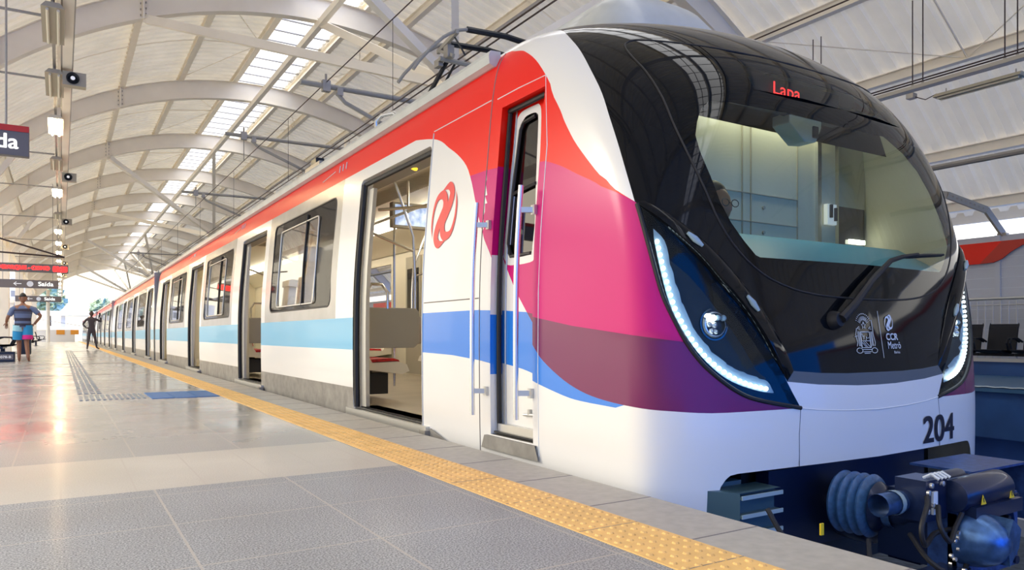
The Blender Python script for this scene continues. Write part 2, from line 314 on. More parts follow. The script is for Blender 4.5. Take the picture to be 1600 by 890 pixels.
# outlines on the nose in (round the nose, up the girth) coordinates
PL = {
  'mask_left': [(-0.7975, 6.705), (-0.7568, 6.444), (-0.7772, 5.75), (-0.7947, 5.361), (-0.8279, 4.868), (-0.8544, 4.422), (-0.8765, 4.069), (-0.885, 3.753), (-0.8839, 3.392), (-0.8693, 3.067), (-0.8616, 3.028)],
  'lamp_outer': [(-0.8559, 3.013), (-0.8211, 2.619), (-0.7826, 2.238), (-0.7528, 2.006), (-0.7127, 1.82), (-0.6577, 1.605), (-0.6044, 1.457), (-0.5616, 1.371), (-0.4997, 1.267), (-0.4392, 1.191), (-0.3798, 1.149), (-0.3213, 1.119), (-0.2545, 1.085)],
  'lamp_inner': [(-0.2545, 1.085), (-0.2805, 1.209), (-0.2957, 1.289)],
  'fin_low': [(-0.8571, 3.013), (-0.8291, 2.965), (-0.7337, 2.787), (-0.5888, 2.42), (-0.5115, 2.162), (-0.434, 1.912), (-0.3771, 1.686), (-0.3269, 1.445), (-0.2949, 1.299)],
  'fin_up': [(-0.8599, 3.049), (-0.8231, 3.054), (-0.7071, 2.91), (-0.6147, 2.741), (-0.531, 2.542), (-0.4577, 2.312), (-0.4213, 2.173), (-0.3671, 1.95), (-0.3167, 1.699), (-0.2823, 1.481), (-0.2697, 1.372)],
  'ws': [(-0.418, 5.438), (-0.5268, 5.522), (-0.569, 5.565), (-0.6003, 5.523), (-0.6243, 5.423), (-0.6421, 5.313), (-0.6469, 5.066), (-0.6399, 4.859), (-0.6356, 4.592), (-0.6282, 4.301), (-0.6236, 3.959), (-0.6086, 3.79), (-0.5845, 3.592), (-0.559, 3.361), (-0.5297, 3.161), (-0.5091, 2.941), (-0.4707, 2.709), (-0.42, 2.495), (-0.3737, 2.351), (-0.3166, 2.223), (-0.2423, 2.115), (-0.1845, 2.081), (-0.1129, 2.061), (-0.0058, 2.05), (0.116, 2.067), (0.2301, 2.103), (0.3011, 2.139), (0.3732, 2.253), (0.4364, 2.438), (0.4746, 2.665), (0.488, 2.841)],
  'clear': [(-0.4849, 4.36), (-0.5594, 3.823), (-0.5398, 3.623), (-0.512, 3.35), (-0.483, 3.065), (-0.4659, 2.951), (-0.4471, 2.835), (-0.4089, 2.642), (-0.3599, 2.448), (-0.2797, 2.448), (-0.1459, 2.454), (0.0193, 2.459), (0.0819, 2.461), (0.3572, 2.478), (0.3838, 2.69), (0.3928, 3.067), (0.4121, 3.555), (0.3575, 3.97), (0.3233, 4.285), (-0.2909, 4.43)],
  'white_red': [(-1.16, 6.514), (-1.0586, 6.383), (-0.9861, 6.077), (-0.9712, 5.855), (-0.968, 5.543), (-0.9802, 5.173), (-0.9983, 4.787), (-1.0342, 4.384), (-1.0588, 4.185), (-1.0702, 3.896), (-1.0453, 3.647), (-0.9997, 3.401), (-0.9648, 3.202), (-0.8718, 3.039)],
  'red_pur': [(-2.251, 3.956), (-1.9783, 3.942), (-1.7383, 3.879), (-1.4152, 3.775), (-1.3699, 3.755), (-1.266, 3.639), (-1.1664, 3.491), (-1.0441, 3.327), (-0.9679, 3.175), (-0.8714, 3.044)],
  'blob': [(-2.6449, 5.196), (-2.4567, 4.977), (-2.3697, 4.786), (-2.31, 4.535), (-2.2745, 4.366), (-2.2346, 4.148), (-2.243, 3.848), (-2.2571, 3.505), (-2.2576, 3.249), (-2.2457, 2.969), (-2.1982, 2.743), (-2.1377, 2.46), (-2.0586, 2.177), (-1.9493, 1.913), (-1.8291, 1.678), (-1.7194, 1.488), (-1.6258, 1.382), (-1.466, 1.26), (-1.3161, 1.185), (-1.175, 1.145), (-0.9958, 1.118), (-0.8539, 1.103), (-0.7283, 1.093), (-0.5695, 1.077), (-0.4014, 1.08), (-0.2549, 1.083)],
  'led_strip': [(-0.7603, 2.595), (-0.7485, 2.451), (-0.7318, 2.251), (-0.7098, 2.051), (-0.6881, 1.89), (-0.6581, 1.761), (-0.6219, 1.629), (-0.5746, 1.502), (-0.5214, 1.402), (-0.4608, 1.318), (-0.4057, 1.267), (-0.3577, 1.24)],
  'bezel_in': [(-0.7748, 2.747), (-0.7177, 2.61), (-0.6916, 2.348), (-0.6592, 2.054), (-0.6207, 1.802), (-0.5698, 1.63), (-0.518, 1.497), (-0.4575, 1.411), (-0.3813, 1.334), (-0.3451, 1.293), (-0.3279, 1.208)],
  'bezel_out': [(-0.7754, 2.733), (-0.7739, 2.595), (-0.7528, 2.312), (-0.7233, 2.02), (-0.6801, 1.788), (-0.6112, 1.562), (-0.5408, 1.403), (-0.473, 1.299), (-0.3846, 1.227), (-0.3323, 1.204)],
  'glassgray': [(-0.6961, 2.403), (-0.6094, 2.231), (-0.5027, 1.902), (-0.417, 1.581), (-0.3789, 1.399), (-0.3485, 1.323)],
}
# ---------------------------------------------------------------- the body surface of the train
XC = 3.72
BF = np.arange(31)*.3
def pch(xs, ys, x):
    xs = np.asarray(xs, float); ys = np.asarray(ys, float); x = np.asarray(x, float)
    hh = np.diff(xs); d = np.diff(ys)/hh; m = np.zeros_like(ys)
    den = d[:-1]+d[1:]; m[1:-1] = np.where(d[:-1]*d[1:] > 0, 2*d[:-1]*d[1:]/np.where(np.abs(den) < 1e-12, 1e-12, den), 0)
    m[0] = d[0]; m[-1] = d[-1]
    i = np.clip(np.searchsorted(xs, x)-1, 0, len(xs)-2); t = (x-xs[i])/hh[i]
    return (2*t**3-3*t**2+1)*ys[i]+(t**3-2*t**2+t)*hh[i]*m[i]+(-2*t**3+3*t**2)*ys[i+1]+(t**3-t**2)*hh[i]*m[i+1]
BB = np.linspace(0, 9, 1801); FT = {k: pch(BF, v, BB) for k, v in TAB.items()}
def tab(k, b): return np.interp(b, BB, FT[k])
def S(a, b, off=0.):
    a = np.asarray(a, float); b = np.asarray(b, float)
    g = {k: tab(k, b) for k in TAB}; t = np.clip(np.abs(a), 0, 1)*math.pi/2
    x = np.sign(a)*g['W']*np.sin(t)**g['Q']; Y = g['YB']-(g['YB']-g['YF'])*np.maximum(np.cos(t), 1e-9)**g['PE']+np.maximum(np.abs(a)-1, 0)
    z = g['Z']+(g['ZF']-g['Z'])*np.cos(t)**2
    p = np.stack([XC+x, Y, z], -1)
    if np.any(off): p = p+SN(a, b)*np.asarray(off)[..., None]
    return p
def SN(a, b):
    a = np.asarray(a, float); b = np.asarray(b, float); ea, eb = .006, .03
    a = np.where(np.abs(a) < .012, np.where(a <= 0, -.012, .012), a)
    bc = np.clip(b, eb, 8.9)
    da = S(a+ea, bc)-S(a-ea, bc); db = S(a, bc+eb)-S(a, bc-eb); n = np.cross(da, db)
    n /= np.maximum(np.linalg.norm(n, axis=-1, keepdims=True), 1e-9)
    c = np.array([XC, 6.0, 1.2]); p = S(a, b); sgn = np.sign(((p-c)*n).sum(-1, keepdims=True)); return n*np.where(sgn == 0, 1, sgn)
def CS(Y, b, off=0.):                                   # straight part of the body: left side, cross-section only
    Y = np.asarray(Y, float); b = np.asarray(b, float)
    w, z = tab('W', b), tab('Z', b); p = np.stack([XC-w, Y, z], -1)
    if np.any(off): p[..., 0] -= off
    return p
def b_of_z(z): return float(np.interp(z, FT['Z'], BB))
def a_at_Y(Y, b): return -(1+Y-tab('YB', b))
def front(x, z, off=.003):                              # world point on the nose front at a given X, height
    a, b = (x-XC)/2.3, b_of_z(z)
    for _ in range(14):
        p = S(a, b); ja = (S(a+.004, b)-p)/.004; jb = (S(a, b+.02)-p)/.02
        J = np.array([[ja[0], jb[0]], [ja[2], jb[2]]]); d = np.linalg.solve(J+1e-6*np.eye(2), [x-p[0], z-p[2]]); a += float(np.clip(d[0], -.2, .2)); b += float(np.clip(d[1], -.8, .8)); b = min(max(b, .02), 8.9)
    return S(a, b, off)
def side(Y, z, off=.003): return CS(Y, b_of_z(z), off)
SEAM_Y = 4.066
def pip(px, py, poly):
    poly = np.asarray(poly); x1, y1 = poly[:, 0], poly[:, 1]; x2, y2 = np.roll(x1, -1), np.roll(y1, -1)
    px = np.asarray(px)[..., None]; py = np.asarray(py)[..., None]
    c = (y1 > py) != (y2 > py); xi = (x2-x1)*(py-y1)/np.where(y2 == y1, 1e-12, y2-y1)+x1
    return (c & (px < xi)).sum(-1) % 2 == 1
def spline(pts, n=4, closed=False):
    p = np.asarray(pts, float); N = len(p); o = []
    rng_ = range(N if closed else N-1)
    for i in rng_:
        p0 = p[(i-1) % N] if closed or i > 0 else 2*p[0]-p[1]; p1 = p[i]; p2 = p[(i+1) % N]; p3 = p[(i+2) % N] if closed or i+2 < N else 2*p[-1]-p[-2]
        for k in range(n):
            t = k/n; o.append(.5*((2*p1)+(-p0+p2)*t+(2*p0-5*p1+4*p2-p3)*t*t+(-p0+3*p1-3*p2+p3)*t**3))
    if not closed: o.append(p[-1])
    return [tuple(q) for q in o]
def cdt(lines, grid, su, sv):
    vs, es = [], []
    for L, closed in lines:
        k = len(vs); vs += [Vector((u*su, v*sv)) for u, v in L]; n = len(L)
        es += [(k+i, k+i+1) for i in range(n-1)]+([(k+n-1, k)] if closed else [])
    vs += [Vector((u*su, v*sv)) for u, v in grid]
    r = delaunay_2d_cdt(vs, es, [], 0, 1e-5)
    V = np.array([(v.x/su, v.y/sv) for v in r[0]]); F = np.array([tuple(f) for f in r[2] if len(f) == 3]); return V, F
def emit_patch(name, V, F, fm, mats, fn, nfn, parent=None, mirror=True, thick=0):
    used = np.unique(F); rm = -np.ones(len(V), int); rm[used] = np.arange(len(used)); U = V[used]; F2 = rm[F]
    P = fn(U[:, 0], U[:, 1]); Nn = nfn(U[:, 0], U[:, 1])
    a, b, c = P[F2[:, 0]], P[F2[:, 1]], P[F2[:, 2]]; fl = ((np.cross(b-a, c-a))*Nn[F2[:, 0]]).sum(-1) < 0
    F2 = np.where(fl[:, None], F2[:, ::-1], F2)
    if mirror:
        k = len(P); P = np.concatenate([P, P*[-1, 1, 1]+[2*XC, 0, 0]]); Nn = np.concatenate([Nn, Nn*[-1, 1, 1]]); F2 = np.concatenate([F2, (F2+k)[:, ::-1]]); fm = np.concatenate([fm, fm])
    me = bpy.data.meshes.new(name); me.from_pydata(P.tolist(), [], F2.tolist())
    for n in mats: me.materials.append(M[n])
    me.polygons.foreach_set('material_index', np.asarray(fm, dtype=np.int32)); me.polygons.foreach_set('use_smooth', [True]*len(F2)); me.update()
    me.normals_split_custom_set_from_vertices(Nn.tolist())
    o = bpy.data.objects.new(name, me); COL.objects.link(o)
    if parent: attach(o, parent)
    return o

car = thing('train_car', (XC, 3.2, 0), 'front metro car with glossy black nose, red, magenta and blue swoosh and number 204', 'train', 'cars of the metro train')
# --- outlines
mir = lambda L: [(-a, b) for a, b in L][::-1]
lamp_out = spline(PL['lamp_outer'], 3); fin_low = spline(PL['fin_low'], 3); fin_up = spline(PL['fin_up'], 3)
lamp_poly = lamp_out+PL['lamp_inner'][1:]+fin_low[::-1][1:]
fin_poly = fin_low+[(-.2697, 1.372)]+fin_up[::-1][1:]
mask_edge = spline(PL['mask_left'][::-1], 3)                 # tip -> roof
mask_poly = fin_up[::-1][-1:]+mask_edge+[(-.83, 7.2), (-.87, 8.0), (-.9, 9.0), (0, 9), (0, 1.34), (-.09, 1.34), (-.18, 1.35)]+[(-.2697, 1.372)]+fin_up[::-1]
band_poly = [(-.2951, 1.289), (-.2697, 1.372), (-.18, 1.35), (-.09, 1.34), (0, 1.34), (0, 1.232), (-.06, 1.235), (-.188, 1.257)]
ws_half = [(0, 5.36), (-.20, 5.40), (-.35, 5.45), (-.46, 5.49), (-.54, 5.53), (-.585, 5.53), (-.622, 5.45), (-.641, 5.31), (-.6465, 5.07), (-.641, 4.85), (-.637, 4.59), (-.63, 4.30), (-.622, 3.98), (-.606, 3.77), (-.584, 3.57), (-.557, 3.36), (-.53, 3.15), (-.503, 2.92), (-.468, 2.70), (-.424, 2.50), (-.374, 2.34), (-.316, 2.215), (-.243, 2.125), (-.184, 2.085), (-.112, 2.06), (0, 2.05)]
clear_half = [(0, 4.36), (-.20, 4.38), (-.40, 4.37), (-.47, 4.33), (-.505, 4.2), (-.53, 4.0), (-.546, 3.82), (-.538, 3.62), (-.510, 3.35), (-.482, 3.06), (-.447, 2.83), (-.405, 2.63), (-.365, 2.47), (-.35, 2.448), (0, 2.455)]
disp_half = [(0, 5.0), (-.18, 5.03), (-.30, 5.1), (-.30, 4.66), (0, 4.66)]
skirt_half = [(0, .668), (-.18, .672), (-.4751, .664), (-.503, .655), (-.5199, .632), (-.538, .59), (-.5491, .54), (-.5646, .43), (-.567, 0)]
bs = np.linspace(0, 6.4, 30); seam_edge = [(float(a_at_Y(SEAM_Y, b)), float(b)) for b in bs]
br = np.linspace(6.4, 9, 14); roof_edge = [(float(a_at_Y(5.0, b)), float(b)) for b in br]
domain = skirt_half+seam_edge+roof_edge+[(-.5, 9), (0, 9)]
sb = lambda Y, b: (float(a_at_Y(Y, b)), b)
blob = spline([sb(SEAM_Y, 3.10)]+PL['blob'][9:], 3)          # seam -> lamp tip
wr = spline([(-1.20, 6.40)]+PL['white_red'][1:], 3)                                # roof -> lamp top
wr[-1] = (-.8605, 3.03)
red_poly = blob+lamp_out[::-1]+wr[::-1]+[sb(SEAM_Y, 6.4), sb(SEAM_Y, 5.), sb(SEAM_Y, 4.)]
redpur = [(-2.2, 3.95)]+PL['red_pur'][1:]; redpur[1] = (-1.99, 3.94); redpur = spline(redpur, 3)
darkpur = [(-1.96, 1.915), (-1.7072, 1.833), (-1.3844, 1.744), (-.9458, 1.656), (-.6585, 1.605)]
bt = [sb(SEAM_Y, 1.957), (-2.2, 1.945), (-1.9495, 1.915)]
ib = min(range(len(blob)), key=lambda i: abs(blob[i][0]+1.9493)+abs(blob[i][1]-1.913)); ie = min(range(len(blob)), key=lambda i: abs(blob[i][0]+.8539)+abs(blob[i][1]-1.103))
bbot = spline([sb(SEAM_Y, 1.385), (-2.2206, 1.358), (-2.0094, 1.318), (-1.8484, 1.267), (-1.7166, 1.21), (-1.4726, 1.135), (-1.3171, 1.108), (-1.0428, 1.092)], 3)
blue_poly = bt[:2]+blob[ib:ie+1]+bbot[::-1]
# cab door opening, a rounded rectangle in (Y, height)
def door_edge(Y0, Y1, z0, z1, n=12): 
    L = [(Y0, z) for z in np.linspace(z0, z1, n)]+[(Y, z1) for Y in np.linspace(Y0, Y1, 5)[1:]]+[(Y1, z) for z in np.linspace(z1, z0, n)[1:]]
    return [sb(float(Y), b_of_z(z)) for Y, z in L]
DY0, DY1, DZ0, DZ1 = 3.93, 3.452, .085, 2.125
door_poly = door_edge(DY0, DY1, DZ0, DZ1)
lines = [(domain, True), (lamp_poly, True), (fin_up, False), (mask_edge, False), ([(-.9, 9), (-.87, 8), (-.83, 7.2), mask_edge[-1]], False), (band_poly, True), (ws_half, False), (clear_half, False), (disp_half, False), (wr, False), (blob, False), (redpur, False), (darkpur, False), (bt, False), (bbot, False), (door_poly, True)]
gr = [(a, b) for a in np.arange(-2.62, -.0, .028) for b in np.arange(.06, 9, .11)]
gu, gv = np.array([g[0] for g in gr]), np.array([g[1] for g in gr]); inside = pip(gu, gv, domain)
V, F = cdt(lines, [g for g, k in zip(gr, inside) if k], 1.6, .4)
Cc = V[F].mean(1); ca, cb = Cc[:, 0], Cc[:, 1]
reg = np.zeros(len(F), int)                                  # 0 white
def setr(mask, v): reg[mask] = v
inR = pip(ca, cb, red_poly)
rp_ = np.array(sorted(redpur)); above = cb > np.interp(ca, rp_[:, 0], rp_[:, 1]); dp_ = np.array(darkpur); below = (cb < np.interp(ca, dp_[:, 0], dp_[:, 1]))
setr(inR & above, 1); setr(inR & ~above, 2); setr(inR & ~above & below, 3); setr(pip(ca, cb, blue_poly) & ~inR, 4)
setr(pip(ca, cb, mask_poly) & ~pip(ca, cb, lamp_poly), 5); setr(pip(ca, cb, fin_poly), 5); setr(pip(ca, cb, band_poly), 6)
setr(pip(ca, cb, lamp_poly), 9); setr(pip(ca, cb, ws_half), 7); setr(pip(ca, cb, clear_half), 8); setr(pip(ca, cb, disp_half), 8)
setr(pip(ca, cb, door_poly), 10); setr(~pip(ca, cb, domain), 11)
is_mir_only = None
body = np.isin(reg, [0, 1, 2, 3, 4, 5, 6])
bm_ = ['white_paint', 'red_paint', 'magenta_paint', 'purple_paint', 'blue_paint', 'black_gloss', 'grey_band']
tag(emit_patch('body_shell', V, F[body], reg[body], bm_, S, SN, car), 'white shell with red, magenta and blue swoosh and black mask')
w7 = np.isin(reg, [7, 8])
ws_ob = emit_patch('windscreen', V, F[w7], (reg[w7] == 8).astype(int), ['frit', 'windscreen'], lambda a, b: S(a, b, np.full(np.shape(a), .002)), SN, car)
# rubber seam round the windscreen
def seam_tube(mb, L, r=.004, m='seam', off=0., n=6, mirror=False):
    a, b = np.array([p[0] for p in L]), np.array([p[1] for p in L]); P = S(a, b, np.full(len(L), off)); mb.tube([p for p in P], r, m, n)
    if mirror: mb.tube([(2*XC-p[0], p[1], p[2]) for p in P], r, m, n)
g = MB(); seam_tube(g, spline(ws_half, 2), .0055, 'rubber', .001, mirror=True); g.build('windscreen_seal', ws_ob, True)
# --- headlamp housings: sunken bowl, light strip, inner reflector, clear cover
def dist_edge(a, b, poly):
    P = S(np.array([p[0] for p in poly]), np.array([p[1] for p in poly])); Q = S(a, b); return np.sqrt(((Q[:, None]-P[None])**2).sum(-1)).min(1)
lamp_dense = spline(lamp_poly, 3, True)
for sgn in (-1, 1):
    sel = reg == 9
    bez = spline(PL['bezel_in'], 3)+spline(PL['bezel_out'], 3)[::-1]; gg = spline(PL['bezel_in'], 2)+[(-.36, 1.33)]+spline(PL['glassgray'], 2)[::-1]
    vv, ff = cdt([(lamp_poly, True), (bez, True), (spline(PL['glassgray'], 2), False)], [(a, b) for a in np.arange(-.86, -.25, .012) for b in np.arange(1.06, 3.05, .035) if bool(pip(a, b, lamp_poly))], 1.6, .4)
    cc = vv[ff].mean(1); keep = pip(cc[:, 0], cc[:, 1], lamp_poly); ff = ff[keep]; cc = cc[keep]
    fm = np.zeros(len(ff), int); fm[pip(cc[:, 0], cc[:, 1], gg)] = 2; fm[pip(cc[:, 0], cc[:, 1], bez)] = 1
    def bowl(a, b):
        d = dist_edge(a, b, lamp_dense); dep = np.clip(d/.018, 0, 1)*.028+np.clip((d-.06)/.05, 0, 1)*.022
        dep = np.where(pip(a, b, bez), np.minimum(dep, .030), dep); p = S(a, b, -dep); return p if sgn < 0 else p*[-1, 1, 1]+[2*XC, 0, 0]
    def nn(a, b):
        n = SN(a, b); return n if sgn < 0 else n*[-1, 1, 1]
    lp = emit_patch('headlamp', vv, ff, fm, ['black_gloss', 'bezel', 'lamp_inner'], bowl, nn, car, mirror=False)
    lp.data.normals_split_custom_set([(0, 0, 0)]*len(lp.data.loops)) if False else None
    g = MB(); L = spline(PL['led_strip'], 8); pts = S(np.array([p[0] for p in L]), np.array([p[1] for p in L]), np.full(len(L), -.020))
    if sgn > 0: pts = pts*[-1, 1, 1]+[2*XC, 0, 0]
    seg = np.linalg.norm(np.diff(pts, axis=0), axis=1); cum = np.concatenate([[0], np.cumsum(seg)]); nd = 31
    for s_ in np.linspace(0, cum[-1], nd):
        q = [np.interp(s_, cum, pts[:, i]) for i in range(3)]; g.lathe([(0, -.010), (.008, -.006), (.011, 0), (.008, .006), (0, .010)], q, (0, -1, 0), 'led_white', 10)
    g.build('light_strip', lp, True)
    # projector pod
    g = MB(); c = S(-.515, 1.77, -.045); n = SN(-.515, 1.77)
    if sgn > 0: c = c*[-1, 1, 1]+[2*XC, 0, 0]; n = n*[-1, 1, 1]
    c = Vector(c); n = Vector(n); g.lathe([(0, -.03), (.085, -.03), (.088, -.012), (.080, -.008), (.078, .0), (.07, .0)], c, n, 'lens', 28)
    g.lathe([(.065, -.005), (.060, .010), (.054, .012)], c, n, 'chrome', 28)
    u = n.cross(Vector((0, 0, 1))).normalized(); w_ = n.cross(u)
    k0 = c-u*.055*(-1 if sgn < 0 else 1)
    for du, dw, m_, r_ in ((0, -.035, 'led_white', .017), (.026, -.03, 'led_white', .016), (.0, .0, 'chrome', .016), (.03, .005, 'chrome', .016), (.01, .034, 'chrome', .015), (.034, .036, 'chrome', .014), (.055, -.032, 'bezel', .014), (.085, -.03, 'bezel', .015)):
        p = c+u*(.035-du)+w_*dw; g.lathe([(r_, 0), (r_*.95, .012), (r_*.5, .020), (0, .022)], p, n, m_, 14)
    g.build('projector', lp, True)
    def cover(a, b):
        p = S(a, b, np.full(np.shape(a), .001)); return p if sgn < 0 else p*[-1, 1, 1]+[2*XC, 0, 0]
    emit_patch('lamp_cover', vv, ff, np.zeros(len(ff), int), ['lamp_glass'], cover, nn, lp, mirror=False)
    # black edge seal of the lamp
    g = MB(); pts = S(np.array([p[0] for p in lamp_out]), np.array([p[1] for p in lamp_out]), np.full(len(lamp_out), .0))
    if sgn > 0: pts = pts*[-1, 1, 1]+[2*XC, 0, 0]
    g.tube(list(pts), .011, 'rubber', 8); g.build('lamp_seal', lp, True)
    # blade along the inner edge: a raised fin standing proud of the mask
    g = MB(); n_ = 26; tt = np.linspace(0, 1, n_)
    def res(L): 
        L = np.array(L); P = S(L[:, 0], L[:, 1]); s0 = np.concatenate([[0], np.cumsum(np.linalg.norm(np.diff(P, axis=0), axis=1))]); s0 /= s0[-1]; return np.interp(tt, s0, L[:, 0]), np.interp(tt, s0, L[:, 1])
    la, lb = res(fin_low); ua, ub = res(fin_up); prof = np.sin(np.pi*np.clip(tt, 0, 1))**.6
    rows = []
    for f_, o_ in ((0, -.02), (0.02, .016), (.12, .034), (.5, .032), (.9, .018), (1.0, .004)):
        rows.append(S(la+(ua-la)*f_, lb+(ub-lb)*f_, o_*prof if o_ > 0 else np.full(n_, o_)))
    vs = np.concatenate(rows)
    if sgn > 0: vs = vs*[-1, 1, 1]+[2*XC, 0, 0]
    nr = len(rows); g.add(vs.tolist(), [(r*n_+i, r*n_+i+1, (r+1)*n_+i+1, (r+1)*n_+i) for r in range(nr-1) for i in range(n_-1)], 'black_gloss')
    fb = g.build('lamp_fin', car, True)
    for f0, i0 in ((.5, 6), (.5, 15)):
        g = MB()
        p = S(la[i0]+(ua[i0]-la[i0])*f0, lb[i0]+(ub[i0]-lb[i0])*f0, .034); q = S(la[i0+2]+(ua[i0+2]-la[i0+2])*f0, lb[i0+2]+(ub[i0+2]-lb[i0+2])*f0, .034)
        if sgn > 0: p = p*[-1, 1, 1]+[2*XC, 0, 0]; q = q*[-1, 1, 1]+[2*XC, 0, 0]
        g.tube([p, (Vector(p)+Vector(q))/2, q], [.008, .016, .008], 'bezel', 10)
        g.build('marker_lamp', fb, True)
# --- panel seams of the shell
g = MB()
seam_tube(g, seam_edge, .004); Ls = [sb(4.93, b) for b in (5.22,)]
seam_tube(g, [(-.2549, 1.083), (-.19, 1.06), (-.09, 1.04), (0, 1.03)], .0035, 'white_paint', mirror=True)
seam_tube(g, [(-.2549, 1.083), (-.262, .9), (-.262, .67)], .0022, 'grey_band', mirror=True)
seam_tube(g, [sb(Y, b_of_z(z)) for Y, z in ((3.395, .02), (3.395, .5), (3.392, .93), (3.388, 1.3), (3.385, 1.68), (3.385, 1.77), (3.50, 2.19), (3.75, 2.20), (4.0, 2.2))], .0035, 'decal_white')
g.build('panel_seam', car, True)
# --- cab door: reveal, leaf with its own livery, window, handle, step
cd = thing('cab_door', (2.33, 3.69, .05), None, None); attach(cd, car)
DD = .085
dd = spline(door_poly, 1); P = S(np.array([p[0] for p in door_poly]), np.array([p[1] for p in door_poly]))
g = MB(); n = len(P); Q = P+[DD+.01, 0, 0]
cols = []
for i in range(n-1):
    mid = (P[i]+P[i+1])/2; Ym, zm = mid[1], mid[2]
    m_ = 'red_paint' if zm > 1.74 else 'magenta_paint' if (Ym > 3.7 and zm > 1.15) or (Ym < 3.7 and zm > .83) else 'purple_paint' if (Ym < 3.7 and zm > .62) else 'blue_paint' if zm > .40 and ((Ym > 3.7 and .53 < zm < .86) or (Ym < 3.7 and zm < .66)) else 'white_paint'
    g.add([P[i], P[i+1], Q[i+1], Q[i]], [(0, 1, 2, 3)], m_)
g.build('door_reveal', cd)
lg = [(a, b) for a in np.arange(-2.3, -1.0, .04) for b in np.arange(.1, 5.2, .12)]
blob2 = blob; zs = lambda L: [sb(Y, b_of_z(z)) for Y, z in L]
wo = spline(zs([(3.93, 1.25), (3.90, 1.16), (3.84, 1.13), (3.62, 1.13), (3.57, 1.16), (3.56, 1.25), (3.57, 1.6), (3.60, 2.0), (3.63, 2.08), (3.68, 2.09), (3.80, 2.09), (3.86, 2.07), (3.885, 2.0), (3.91, 1.6)]), 3, True)
wi = spline(zs([(3.885, 1.26), (3.87, 1.20), (3.82, 1.175), (3.64, 1.175), (3.60, 1.20), (3.595, 1.26), (3.605, 1.6), (3.63, 1.98), (3.65, 2.03), (3.69, 2.045), (3.77, 2.045), (3.81, 2.02), (3.84, 1.97), (3.865, 1.6)]), 3, True)
dl = [(blob, False), (redpur, False), (darkpur, False), (bt, False), (bbot, False), (door_poly, True), (wo, True), (wi, True)]
lV, lF = cdt(dl, [q for q in lg if bool(pip(q[0], q[1], door_poly))], 1.6, .4); cc = lV[lF].mean(1); la_, lb_ = cc[:, 0], cc[:, 1]
k = pip(la_, lb_, door_poly); lF = lF[k]; la_, lb_ = la_[k], lb_[k]
fm = np.zeros(len(lF), int); iR = pip(la_, lb_, red_poly); ab = lb_ > np.interp(la_, rp_[:, 0], rp_[:, 1]); be = lb_ < np.interp(la_, dp_[:, 0], dp_[:, 1])
fm[iR & ab] = 1; fm[iR & ~ab] = 2; fm[iR & ~ab & be] = 3; fm[pip(la_, lb_, blue_poly) & ~iR] = 4
io = pip(la_, lb_, wo); ii = pip(la_, lb_, wi); fm[io] = 5

leafn = lambda a, b: np.tile([-1., 0, 0], (len(a), 1))
sh = lambda dx: (lambda a, b: S(a, b)+[dx, 0, 0])
dn = lambda a, b: SN(a, b)
emit_patch('door_leaf', lV, lF[~ii], fm[~ii], ['white_paint', 'red_paint', 'magenta_paint', 'purple_paint', 'blue_paint', 'white_paint'], sh(DD), dn, cd, mirror=False)
wnd = emit_patch('door_window', lV, lF[ii], np.zeros(ii.sum(), int), ['window_glass'], sh(DD+.012), dn, cd, mirror=False)
def on_side(L, off): return [tuple(np.array(S(*sb(Y, b_of_z(z))))-[off, 0, 0]) for Y, z in L]
g = MB(); g.tube(on_side([(3.868, 1.26), (3.855, 1.6), (3.82, 1.97), (3.79, 2.01), (3.66, 2.02)], -DD+.002), .012, 'rubber', 6); g.tube(on_side([(3.85, 1.575), (3.60, 1.60)], -DD+.002), .011, 'rubber', 6); g.tube(on_side([(3.868, 1.26), (3.84, 1.185), (3.61, 1.185)], -DD+.002), .010, 'rubber', 6)
g.tube(on_side([(3.865, 1.26), (3.853, 1.56)], -DD-.004), .009, 'aluminium', 6); g.build('window_frame', wnd, True)
g = MB(); g.tube(on_side([(3.915, z) for z in np.linspace(.09, 2.12, 14)], -.055), .016, 'rubber', 8); g.tube(on_side([(3.88, z) for z in np.linspace(.12, 2.10, 14)], -DD+.004), .006, 'aluminium', 6); g.tube(on_side([(Y, 2.105) for Y in np.linspace(3.92, 3.46, 5)], -.05), .016, 'rubber', 8); g.build('door_seal', cd, True)
g = MB(); g.tube(on_side([(3.66, .225), (3.50, .235)], -DD+.012), .009, 'aluminium', 8); g.tube(on_side([(3.60, .225), (3.60, .262)], -DD+.012), .011, 'aluminium', 8); g.build('door_latch', cd, True)
g = MB(); p = [(2.262, 3.985, .075), (2.262, 3.41, .075), (2.262, 3.375, -.005), (2.262, 4.02, -.005)]
g.add([(x-.004, y, z) for x, y, z in p]+[(2.36, 3.93, .088), (2.36, 3.452, .088)], [(3, 2, 1, 0), (0, 1, 5, 4)], 'lower_grey'); g.box((2.335, 3.69, .125), (.04, .47, .05), 'aluminium'); g.box((2.325, 3.69, .10), (.07, .45, .012), 'dark_metal'); g.build('door_step', cd)
# --- grab rails beside the cab door
for Y, zb, zt in ((4.02, .20, 1.53), (3.505, .22, 1.55)):
    g = MB(); xo = .075; pts = [tuple(np.array(side(Y, z))-[xo, 0, 0]) for z in np.linspace(zb, zt, 9)]; pts = [np.array(pts[0])+[.05, 0, -.02]]*0+pts
    g.tube(pts, .0155, 'chrome', 12)
    for z in (zb+.15, zt-.14): g.beam(np.array(side(Y, z))-[xo, 0, 0], np.array(side(Y-.05, z)), .022, .03, 'aluminium'); g.box(np.array(side(Y-.05, z))-[.008, 0, 0], (.02, .035, .055), 'aluminium')
    g.build('grab_rail', car, True)
